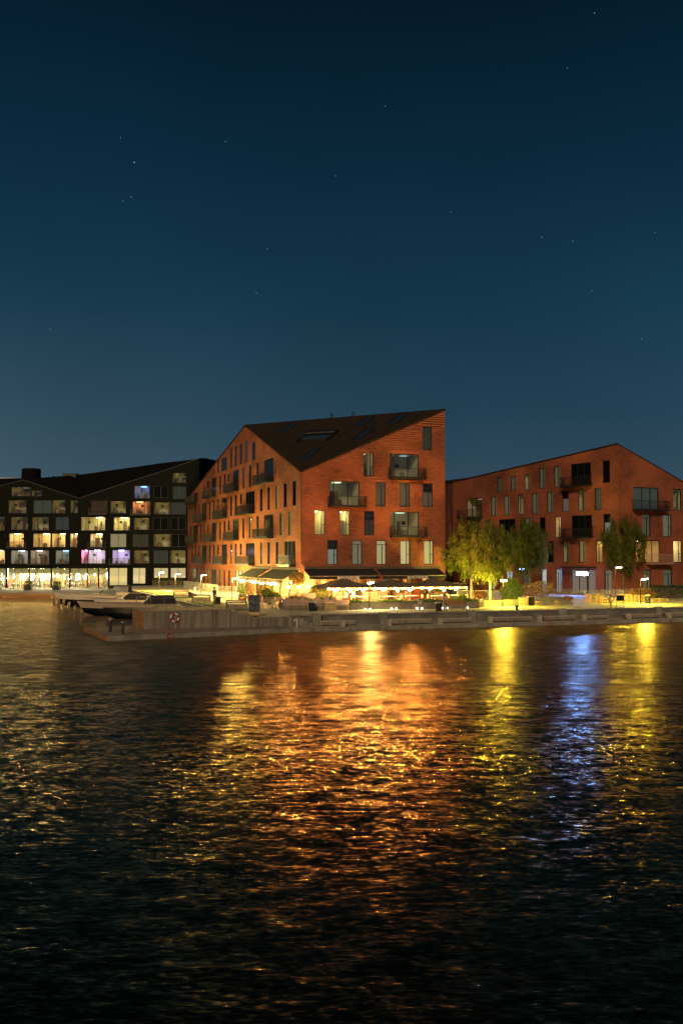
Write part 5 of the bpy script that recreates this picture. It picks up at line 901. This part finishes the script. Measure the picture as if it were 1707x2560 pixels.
dk_([(-6.4, 78.9), (-3.3, 80.1), (-3.6, 81.0), (-7.6, 82.9)], DZ + .01, 1.69, M_WOOD, 'deck')
for k in range(4): a = P(-9.1 + .38 * k, -28.4), P(-8.74 + .38 * k, -28.4), P(-8.74 + .38 * k, -27.4), P(-9.1 + .38 * k, -27.4); dk_(a, DZ + .01, 1.6 - .18 * k, M_CONC, 'step')
sl0 = {}; M_SLAT = mat('pale_slat', (.19, .15, .105), .85, color2=(.30, .24, .165), vscale=1.2, stretch=(2.5, 2.5, .25)); M_SLAT2 = mat('dark_slat', (.12, .095, .068), .85, color2=(.19, .15, .11), vscale=1.2, stretch=(2.5, 2.5, .25))
ln = 0.; n_sl = 82
A0, B0 = Vector((PL[0][0], PL[0][1], 0)), Vector((PL[3][0], PL[3][1], 0)); dv = (B0 - A0); Ls = dv.length; dn = dv.normalized(); ang = math.atan2(dv.y, dv.x); rr = random.Random(2)
for k in range(n_sl):                                                 # each upright slat its own piece, widths and tops a little uneven
    x = Ls * (k + .08) / n_sl; w_ = Ls / n_sl * .80; f = x / Ls; zt = 2.37 if f < .515 else 2.37 - .16 * (1 + int((f - .515) / .045)) if f < .70 else 1.72 if f < .93 else 1.72 - (f - .93) * 4
    zt = max(zt, 1.45 if f > .93 else 1.70); key = (round(zt, 2), rr.choice('abbc'))
    if key not in sl0: sl0[key] = MB().box(0, w_, -.05, 0, 0, key[0] - DZ - .03).mesh('plank'); sl0[key].materials.append({'a': M_WOODG, 'b': M_SLAT, 'c': M_SLAT2}[key[1]])
    c = bpy.data.objects.new('plank', sl0[key]); col.objects.link(c); c.parent = pf; c.matrix_parent_inverse = Matrix.Translation(-Vector(pf['_w'])); p = A0 + dn * x; c.location = (p.x + dn.y * rr.uniform(0, .02), p.y - dn.x * rr.uniform(0, .02), DZ + .02); c.rotation_euler = (0, rr.uniform(-.006, .006), ang)
E0, E1 = Vector((-16.45, 79.0, 0)), A0; dv2 = E1 - E0; an2 = math.atan2(dv2.y, dv2.x)
for k in range(16):
    q = MB().box(0, dv2.length / 16 * .9, -.05, 0, 0, 2.37 - DZ - .03).build('plank', M_WOODO, pf); p = E0 + dv2 * (k / 16.); q.location = (p.x, p.y, DZ + .02); q.rotation_euler = (0, 0, an2)
dk_([(-16.5, 78.95), (-14.95, 75.68), (-8.6, 77.95), (-8.65, 78.1), (-14.9, 75.85), (-16.4, 79.1)], 2.345, 2.40, M_WOOD, 'coping')
# slim railings on the platform
rl = thing('railing', 'thin steel railing with slender posts along the top of the timber platform', 'railing', (-15, 77, 2.34), world=True)
pts = [(-16.2, 79.1), (-14.75, 76.1), (-12.7, 76.85), (-10.7, 77.6), (-8.75, 78.3), (-7.3, 78.85), (-6.2, 79.3)]; zs = [2.34] * 5 + [2.0, 1.75]
for (x, y), z in zip(pts, zs): q = MB(); q.tube((x, y, z), (x, y, z + 1.0), .02, n=6); q.build('post', M_STEEL, rl)
for h in (1.0, .55):
    q = MB(); q.path([(x, y, z + h) for (x, y), z in zip(pts, zs)], .016 if h > .8 else .008, 5); q.build('rail', M_STEEL, rl)
rl2 = thing('railing', 'second thin railing along the boardwalk side of the platform', 'railing', (-15, 84, 2.34), world=True); pts = [(-16.3, 79.4), (-15.6, 81.8), (-14.9, 84.2), (-12.4, 83.5), (-10, 82.7)]
for (x, y) in pts: q = MB(); q.tube((x, y, 2.33), (x, y, 3.3), .02, n=6); q.build('post', M_STEEL, rl2)
q = MB(); q.path([(x, y, 3.3) for x, y in pts], .016, 5); q.build('rail', M_STEEL, rl2)
def ring_buoy(label, loc, rz, post=None):
    o = thing('life_ring', label, 'life ring', loc, rz); q = MB(); q.smooth = True; n, k_ = 24, 8; Rr, r_ = .30, .065
    for part in range(2):
        q = MB(); q.smooth = True
        for seg in range(4):
            vs = []; fs = []; st = 3 if part else 3
            a0 = seg * math.pi / 2 + (0 if part == 0 else math.pi / 4)
            for i in range(st + 1):
                a = a0 + (math.pi / 4) * i / st; c = Vector((Rr * math.cos(a), 0, Rr * math.sin(a)))
                for j in range(k_): b = 2 * math.pi * j / k_; vs.append(c + (Vector((math.cos(a), 0, math.sin(a))) * math.cos(b) + Vector((0, 1, 0)) * math.sin(b)) * r_)
            fs = [(i * k_ + j, i * k_ + (j + 1) % k_, (i + 1) * k_ + (j + 1) % k_, (i + 1) * k_ + j) for i in range(st) for j in range(k_)]; q.add(vs, fs)
        q.build('red_band' if part == 0 else 'white_band', M_RED if part == 0 else M_WHITE, o, 'stuff')
    return o
sp = A0 + dn * (Ls * .185); ring_buoy('red and white life ring hung on the slatted platform wall', (sp.x + .12 * dn.y, sp.y - .13, 1.85), ang)
def ladder(label, loc, rz, h, m):
    o = thing('ladder', label, 'ladder', loc, rz, group='ladders down to the water')
    for x in (-.22, .22): q = MB(); q.path([(x, .3, h), (x, .02, h), (x, 0, h - .1), (x, 0, -.5)], .025, 6); q.build('rail', m, o)
    for k in range(int((h + .4) / .28)): q = MB(); q.tube((-.22, 0, -.4 + k * .28), (.22, 0, -.4 + k * .28), .016, n=5); q.build('rung', m, o)
M_LAD = mat('red_ladder_paint', (.42, .09, .05), .5)
e_ = Vector((-16.1, 69.2, 0)) + (Vector((-3.6, 77.45, 0)) - Vector((-16.1, 69.2, 0))) * .30; ladder('rusty ladder below the life ring on the pier edge', (e_.x + .1, e_.y - .14, 0), math.atan2(8.25, 12.5), 1.35, M_LAD); ladder('red ladder hung on the quay edge right of the bright lamp reflection', at(12.4, -30.28, 0), QA, 1.75, M_LAD)
# posts and timber beams on the lower deck
M_POST = mat('pale_post', (.40, .32, .22), .75, var=.2, vscale=4)
for i, t in enumerate((-5.9, -1.9, 2.6, 7.2, 11.9, 16.3, 20.9, 25.2, 29.6)):
    o = thing('quay_post', ['first', 'second', 'third', 'fourth', 'fifth', 'sixth', 'seventh', 'eighth', 'ninth'][i] + ' pale square post on the lower quay deck, counted from the left', 'post', at(t, -29.65, DZ), QA, group='posts on the lower quay deck'); local_box(o, 'shaft', M_POST, -.15, .15, -.15, .15, 0, .54); local_box(o, 'cap', M_CONC, -.17, .17, -.17, .17, .54, .58)
for i, (t0, t1, s_, h) in enumerate(((-7.5, -4.4, -28.6, .42), (-1.6, 2.2, -28.9, .44), (3.2, 6.0, -28.6, .4), (7.5, 11.6, -29.0, .42), (12.8, 16.0, -28.9, .42), (17.0, 19.6, -28.5, .34), (21.2, 25, -28.7, .40), (25.5, 31, -28.7, .46))):
    o = thing('timber_bench', ['first', 'second', 'third', 'fourth', 'fifth', 'sixth', 'seventh', 'eighth'][i] + ' long low timber bench on the lower quay deck, counted from the left', 'bench', at(t0, s_, DZ), QA, group='timber benches on the lower quay deck'); l_ = t1 - t0
    local_box(o, 'seat', M_POST, 0, l_, -.02, .5, h - .07, h); local_box(o, 'front_board', M_WOODG, .02, l_ - .02, .01, .05, .09, h - .075)
    for x in (.1, l_ / 2, l_ - .25): local_box(o, 'leg', M_CONCD, x, x + .15, .06, .44, 0, h - .075)
hk = thing('mooring_hook', 'bent white steel hook standing on the deck edge right of the slatted wall', 'mooring hook', at(-9.6, -29.4, DZ), QA); q = MB(); q.path([(0, 0, 0), (0, 0, .62), (-.22, 0, .62), (-.24, 0, .5)], .035, 6); q.build('hook', M_WHITE, hk); local_box(hk, 'plate', M_STEEL, -.1, .1, -.1, .1, 0, .02)
bo = thing('bollard', 'mushroom shaped mooring bollard on the promenade edge', 'bollard', at(12.5, -24.8), QA); q = MB(); q.smooth = True; q.lathe([(.16, 0), (.14, .05), (.11, .22), (.12, .27)], 14); q.build('shaft', M_DMETAL, bo); q = MB(); q.smooth = True; q.lathe([(.12, .27), (.24, .32), (.24, .37), (.15, .41), (.02, .42)], 14); q.build('head', M_DMETAL, bo)
for i in range(4):
    o = thing('marker_peg', ['leftmost', 'second', 'third', 'rightmost'][i] + ' short yellow peg of the four on the promenade edge', 'peg', at(17.6 + i * .22, -26.3), QA, group='yellow pegs'); q = MB(); q.lathe([(.035, 0), (.03, .26), (.02, .28)], 8); q.build('peg', M_PALLET, o); q = MB(); q.lathe([(.032, .2), (.034, .24)], 8); q.build('band', M_DMETAL, o)
# life ring post and notice board on the right
lp = thing('life_ring_post', 'pale post carrying a red life ring on the promenade edge', 'post', at(21.3, -26.4), QA); local_box(lp, 'post', M_PALLET, -.07, .07, -.05, .05, 0, 1.85); local_box(lp, 'bracket', M_STEEL, -.2, .2, -.09, -.055, 1.1, 1.14)
ring_buoy('red life ring hanging on the pale post at the promenade edge', at(21.25, -26.58, PZ + 1.0), QA)
nb = thing('notice_board', 'dark notice board on two thin legs beside the life ring post', 'notice board', at(20.55, -26.3), QA)
nb.location = at(22.6, -26.0)
local_box(nb, 'panel', M_DMETAL, -.4, .4, -.03, .03, .72, 1.22)
for x in (-.42, .38): local_box(nb, 'leg', M_DMETAL, x, x + .04, -.04, -.032, 0, 1.22)
for z in (.06, .42): local_box(nb, 'crossbar', M_STEEL, -.375, .375, -.02, .0, z, z + .03)
# pallet furniture on the right: stacked crates, stepped seats
def pallet(o, x0, x1, y0, y1, z0, m=M_PALLET, nb_=5):
    for k in range(nb_): w_ = (y1 - y0) / nb_; local_box(o, 'board', m, x0, x1, y0 + k * w_, y0 + k * w_ + w_ * .8, z0 + .11, z0 + .14)
    for x in (x0, (x0 + x1) / 2 - .05, x1 - .1): local_box(o, 'bearer', m, x, x + .1, y0, y1, z0 + .03, z0 + .108)
    for y in (y0, y1 - .1): local_box(o, 'runner', m, x0, x1, y, y + .1, z0, z0 + .028)
def pallet_stack(label, t, s, ln, dp, n, rz=0.):
    o = thing('pallet_seat', label, 'pallet seat', at(t, s), QA + rz, group='pallet furniture')
    for k in range(n): pallet(o, 0, ln, 0, dp, k * .145)
    return o
pallet_stack('low pallet seat at the left of the yellow pallet group', 26.9, -17.2, 1.3, .9, 3); pallet_stack('middle pallet seat of the yellow group at the right lamp', 28.4, -16.4, 1.3, .9, 4); pallet_stack('tall pallet seat behind the right lamp post', 29.9, -16.0, 1.3, .9, 6); pallet_stack('tall pallet seat behind the shiny litter bin', 31.6, -15.8, 1.3, .9, 5); pallet_stack('long low pallet seat at the right end of the yellow group', 32.6, -17.2, 2.2, .9, 3); pallet_stack('rear pallet seat before the right hand barriers', 27.4, -14.0, 1.6, .9, 6)
pallet_stack('lowest pallet beside the crate wall, lying flat', 28.6, -18.4, 1.2, .8, 1)
cw = thing('crate_wall', 'upright wall of pale open crates at the left of the yellow pallets', 'crates', at(26.3, -17.4), QA)
for i in range(4):
    for j in range(3):
        if j < 3 - (i > 1): 
            x, z = i * .30, j * .27
            for b in ((x, x + .28, -.02, .25, z, z + .03), (x, x + .28, -.02, .25, z + .225, z + .255), (x, x + .03, -.02, .25, z + .032, z + .223), (x + .25, x + .28, -.02, .25, z + .032, z + .223)): local_box(cw, 'board', M_PALLET, *b)
sw = thing('slatted_screen', 'yellow slatted pallet screen standing beside the dark cabinet', 'screen', at(16.4, -18.4), QA)
for k in range(6): local_box(sw, 'slat', M_PALLET, 0, 1.0, -.02, .02, .03 + k * .135, .12 + k * .135)
for x in (0, .47, .95): local_box(sw, 'upright', M_PALLET, x, x + .07, .022, .09, 0, .84)
cbn = thing('cabinet', 'dark grey cabinet between the slatted screen and the stepped timber terrace', 'cabinet', at(17.55, -18.3), QA); local_box(cbn, 'body', M_DMETAL, 0, .62, 0, .6, .04, .84); local_box(cbn, 'lid', M_STEEL, -.02, .64, -.02, .62, .84, .87); local_box(cbn, 'plinth', M_CONCD, .03, .59, .03, .57, 0, .038)
tr_ = thing('timber_terrace', 'stepped dark timber terrace with seats before the white barriers', 'terrace', at(18.4, -18.3), QA)
for k in range(3):
    for j in range(3): local_box(tr_, 'board', M_WOOD, .2 + k * .3, 4.2 - k * .1, .05 + k * .75 + j * .25, .27 + k * .75 + j * .25, .26 + k * .22, .30 + k * .22)
    local_box(tr_, 'riser', M_WOODG, .2 + k * .3, 4.2 - k * .1, .06 + k * .75, .10 + k * .75, .02, .255 + k * .22)
st_ = 0
for x, y, lab in ((18.3, -18.9, 'yellow stool left of the timber terrace'), (20.4, -18.9, 'yellow stool in front of the timber terrace'), (19.4, -16.1, 'yellow stool on the upper end of the timber terrace')):
    o = thing('stool', lab, 'stool', at(x, y), QA, group='yellow stools'); local_box(o, 'seat', M_PALLET, -.22, .22, -.2, .2, .4, .45)
    for a, b in ((-.2, -.18), (.16, -.18), (-.2, .14), (.16, .14)): local_box(o, 'leg', M_PALLET, a, a + .04, b, b + .04, 0, .398)
shrub('shrub', 'low reddish flowers at the right end of the timber terrace', 'flowers', at(22.6, -17.2), .55, .4, .32, 500, .08, mat('red_leaf', (.3, .08, .04), .8, color2=(.40, .2, .06), vscale=6), 'shrubs on the promenade', .25, seed=51)
shrub('shrub', 'orange ornamental grass behind the shiny litter bin', 'ornamental grass', at(33.6, -14.2), 1.5, .6, .65, 1500, .13, mat('orange_leaf'), 'shrubs on the promenade', .1, seed=52)
# heavy timber benches on the lawn
def step_bench(label, t, s, rz=0.):
    o = thing('step_bench', label, 'bench', at(t, s, PZ + .06), QA + rz, group='heavy timber benches on the lawn')
    for k in range(3): local_box(o, 'seat_board', M_PALLET, -.9, .9, -.42 + k * .17, -.28 + k * .17, .40, .46)
    for k in range(2): local_box(o, 'back_board', M_WOOD, -.9, .9, .12 + k * .03, .17 + k * .03, .52 + k * .17, .66 + k * .17)
    for k in range(3): local_box(o, 'front_board', M_WOOD, -.88, .88, -.41, -.37, .02 + k * .125, .135 + k * .125)
    for x in (-.94, .90): q = MB(); q.hexa([(x, -.45, 0), (x + .035, -.45, 0), (x + .035, .35, 0), (x, .35, 0)], [(x, -.42, .47), (x + .035, -.42, .47), (x + .035, .2, .86), (x, .2, .86)]); q.build('side_panel', M_WOODG, o)
step_bench('heavy timber bench on the lawn nearest the chalkboard', -11.0, -15.4); step_bench('heavy timber bench on the lawn left of the walking person', -10.9, .6); step_bench('far heavy timber bench on the lawn near the black building', -10.6, 13.6)
wp = thing('white_post', 'slim white post on the lawn path before the barriers', 'post', at(-7.5, 20.4), QA); q = MB(); q.lathe([(.09, 0), (.09, .92), (.05, .96)], 10); q.build('shaft', M_WHITE, wp); q = MB(); q.lathe([(.12, 0), (.12, .04)], 10); q.build('base', M_STEEL, wp)
for i, (s_, h) in enumerate(((8, .9), (3.5, .8), (-1.5, .8), (-6.5, .8), (-11, .75))):
    o = thing('service_pedestal', ['farthest', 'second', 'third', 'fourth', 'nearest'][i] + ' pale service pedestal along the boardwalk beside the boats', 'pedestal', at(-15.4, s_, 1.02), QA, group='service pedestals by the boats'); local_box(o, 'column', M_WHITE, -.12, .12, -.1, .1, 0, h); local_box(o, 'hood', M_STEEL, -.15, .15, -.13, .13, h, h + .08)
# ------------------------------------------------------------------ mooring piles, finger jetty, boats
for i in range(17):
    f = i / 16.; s_ = -12.5 + 36.5 * f ** 1.0; o = thing('mooring_pile', ['nearest', 'second', 'third', 'fourth', 'fifth', 'sixth', 'seventh', 'eighth', 'ninth', 'tenth', 'eleventh', 'twelfth', 'thirteenth', 'fourteenth', 'fifteenth', 'sixteenth', 'farthest'][i] + ' timber mooring pile of the row outside the boats, counted from the pier', 'mooring pile', at(-24.4 + .25 * math.sin(i * 2.1), s_, 0), 0, group='mooring piles outside the boats')
    q = MB(); q.lathe([(.12, -1.5), (.115, 1.50 + .3 * f), (.10, 1.57 + .3 * f)], 10); q.build('pile', M_PILE, o); q = MB(); q.lathe([(.13, 1.57 + .3 * f), (.115, 1.64 + .3 * f), (.03, 1.67 + .3 * f)], 10); q.build('cap', M_PALLET, o)
jt = thing('finger_jetty', 'pale timber finger jetty between the boats', 'jetty', at(-23.5, 7.0, 0), QA)
for k in range(26): local_box(jt, 'plank', M_WOOD, k * .3, k * .3 + .28, 0, 1.5, .72, .80)
for x in (.4, 3.8, 7.2):
    for y in (.15, 1.35): q = MB(); q.tube((x, y, -1), (x, y, .72), .1, n=8); q.build('pile', M_PILE, jt)
def boat(label, t, s, L_, B_, fb, hull_m, deck_m, stripe, cabin, rz=math.pi):
    """x forward from the transom; bow points away from the boardwalk"""
    o = thing('motor_boat', label, 'boat', at(t, s, .62), QA + rz, group='boats moored in the basin'); n = 14; V_ = []; ns = 6
    for i in range(n + 1):
        f = i / n; w_ = B_ / 2 * (1 - .06 * (1 - f)) * (1 - max(0, (f - .45) / .55) ** 2.2); sh = fb * (1 + .28 * f ** 2); keel = -.35 + .35 * max(0, (f - .72) / .28) ** 1.6 * (1 + fb); x = L_ * f + (.25 * 0)
        for a, b in ((0, keel), (.62, keel + .30), (.90, .12 + .12 * f), (.97, sh * .62), (1.0, sh)): V_.append((x + (.10 * L_ * f ** 4 * (b / sh if b > 0 else 0)), max(.012, w_ * a) if a else 0, max(b, keel)))
    m5 = 5
    def shell(k0, k1, name, m, parent=o):
        q = MB(); q.smooth = True
        for sg in (1, -1):
            vs = [(V_[i * m5 + k][0], sg * V_[i * m5 + k][1], V_[i * m5 + k][2]) for i in range(n + 1) for k in range(k0, k1 + 1)]; c = k1 - k0 + 1; q.add(vs, [(i * c + j, (i + 1) * c + j, (i + 1) * c + j + 1, i * c + j + 1) for i in range(n) for j in range(c - 1)])
        if name == 'hull': tr = [(V_[k][0], V_[k][1], V_[k][2]) for k in range(5)]; q.add(tr + [(x, -y, z) for x, y, z in tr[::-1]], [tuple(range(10))])
        return q.build(name, m, parent)
    hl = shell(0, 3, 'hull', hull_m); shell(3, 4, 'topside', stripe)
    d = MB(); d.add([p for i in range(n + 1) for p in ((V_[i * m5 + 4][0], V_[i * m5 + 4][1], V_[i * m5 + 4][2]), (V_[i * m5 + 4][0], -V_[i * m5 + 4][1], V_[i * m5 + 4][2]), (V_[i * m5 + 4][0], 0, V_[i * m5 + 4][2] + .10))], [q for i in range(n) for q in ((3 * i, 3 * i + 3, 3 * i + 5, 3 * i + 2), (3 * i + 2, 3 * i + 5, 3 * i + 4, 3 * i + 1))]); d.build('deck', deck_m, o)
    hb = B_ * .40
    for (nm, x0, x1, z0, z1, tw, m) in cabin:
        q = MB(); zz = fb * 1.02; q.hexa([(x0, -hb, zz + z0), (x1, -hb * .8, zz + z0), (x1, hb * .8, zz + z0), (x0, hb, zz + z0)], [(x0 + tw[0], -hb * .86, zz + z1), (x1 - tw[1], -hb * .66, zz + z1), (x1 - tw[1], hb * .66, zz + z1), (x0 + tw[0], hb * .86, zz + z1)]); q.build(nm, m, o)
    q = MB(); q.path([(L_ * .55, -hb * .95, fb * 1.1), (L_ * .57, -hb * .95, fb * 1.1 + .4), (L_ * .85, -hb * .5, fb * 1.2 + .42), (L_ * 1.02, 0, fb * 1.3 + .40), (L_ * .85, hb * .5, fb * 1.2 + .42), (L_ * .57, hb * .95, fb * 1.1 + .4), (L_ * .55, hb * .95, fb * 1.1)], .02, 5); q.build('bow_rail', M_STEEL, o)
    return o
boat('largest sports boat with a windscreen and dark canvas top', -15.8, 15.8, 8.2, 2.8, 1.30, M_HULL, M_HULLW, M_HULLW, [('windscreen', 2.2, 4.4, .05, 1.05, (0, 1.5), M_GLASS), ('canvas_top', .3, 3.0, 1.08, 1.20, (.1, .3), M_CANVAS), ('canvas_side', .3, .6, .05, 1.07, (.1, .1), M_CANVAS), ('cockpit', .2, 2.2, .05, .35, (0, 0), M_HULLW)])
boat('small cream boat under a dark cover in front of the sports boat', -14.4, 11.2, 6.0, 2.3, .95, M_HULL, M_HULLW, M_HULLW, [('boat_cover', .4, 3.4, .04, .75, (.5, .9), M_CANVAS), ('cabin', 3.3, 4.4, .04, .42, (.1, .5), M_HULLW)])
boat('long dark hulled boat with a cream deck nearest the timber platform', -14.0, -2.6, 9.0, 2.9, 1.10, M_HULL, mat('tan_deck', (.42, .30, .18), .6), mat('tan_deck'), [('boat_cover', .2, 3.4, .04, .85, (.4, 1.0), M_CANVAS), ('cabin', 3.6, 6.4, .04, .22, (.1, .6), mat('tan_deck'))])
boat('half hidden dark boat berthed behind the slatted platform', -14.2, -8.6, 7.2, 2.6, .9, M_HULL, M_WOOD, M_HULL, [('cockpit', .4, 3.2, .04, .3, (.1, .3), M_WOOD)])
# ------------------------------------------------------------------ outdoor cafe things in front of the black building, and stars
for i in range(9):
    x = -59 + i * 1.9; o = thing('cafe_table', ['far left', 'second', 'third', 'fourth', 'fifth', 'sixth', 'seventh', 'eighth', 'ninth'][i] + ' small cafe table outside the glazed ground floor of the black building', 'table', (x, 166.5 + (i % 2), LZ), group='cafe tables outside the black building'); q = MB(); q.lathe([(.38, .70), (.38, .74)], 12); q.build('top', M_CREAMF, o); q = MB(); q.tube((0, 0, 0), (0, 0, .7), .03); q.build('leg', M_DMETAL, o); q = MB(); q.lathe([(.22, 0), (.2, .03)], 10); q.build('base', M_DMETAL, o)
for i, x in enumerate((-56.4, -51.2, -46.6)):
    o = thing('planter', ['left', 'middle', 'right'][i] + ' dark cube planter with a bush outside the black building', 'planter', (x, 163.5, LZ), group='planters outside the black building'); local_box(o, 'box', M_DMETAL, -.6, .6, -.4, .4, 0, .8); v, f = leaves(350, lambda g, k: np.stack([g.uniform(-.6, .6, k), g.uniform(-.4, .4, k), .8 + .7 * g.uniform(0, 1, k)], 1), .12, 60 + i); leaf_obj('foliage', v, f, M_LEAF, o, 'stuff')
STARS = [(.2212, .8513, .4757, 3), (.2026, .8755, .4387, 2), (-.06, .889, .454, 1), (-.0004, .8894, .4571, 1), (.0405, .9074, .4183, 2), (.0268, .9094, .4151, 1), (.177, .8916, .4167, 1), (-.2032, .9001, .3855, 2), (-.1084, .9152, .3882, 2), (-.1924, .9104, .3664, 5), (-.2066, .9111, .3568, 1), (-.197, .9204, .3376, 2), (-.2047, .9203, .3334, 2), (-.2072, .9226, .3255, 1), (-.0058, .9321, .3621, 1.5), (.0797, .9282, .3635, 1), (.1045, .9383, .3298, 1.5), (.0588, .9388, .3393, 1), (.1572, .9264, .3423, 1), (.2059, .9178, .3395, 1), (.19, .9337, .3034, 2.5), (.2187, .9291, .2981, 2), (.2898, .9089, .2998, 1.5), (-.0717, .9518, .2981, 1.5), (-.083, .9627, .2576, 2), (-.0956, .9409, .3248, 1), (.2145, .9413, .2607, 1), (.2381, .9377, .253, 1.5), (-.0262, .9752, .22, 1), (.2843, .9362, .2066, 2), (-.2762, .9365, .2159, 1.5), (-.2669, .937, .2256, 1), (-.1733, .9724, .1563, 1), (-.1165, .9809, .1555, 1), (-.1818, .9727, .1439, 1), (.0927, .8899, .4467, 1), (.1782, .9076, .3801, 1), (.2727, .8908, .3634, 1), (-.2184, .8802, .4214, 1), (-.2276, .8913, .3922, 1), (.1229, .8653, .4859, 1), (-.283, .8332, .4751, 1), (.0164, .9801, .198, 1), (-.1595, .9145, .3718, .8), (.0311, .8903, .4543, .8), (.1989, .9238, .3272, .8)]
q = MB(); DS = 9000
for x, y, z, mg in [v for v in STARS if v[3] >= 1.5]: q.sphere((x * DS, y * DS, z * DS + 6.5), 1.0 + .85 * mg ** .9, 5)
so = q.build('stars', emat((.40, .68, .85), .5), None, 'stuff'); so['label'] = 'faint scattered stars in the night sky'
for o_ in bpy.data.objects:
    if '_w' in o_: del o_['_w']
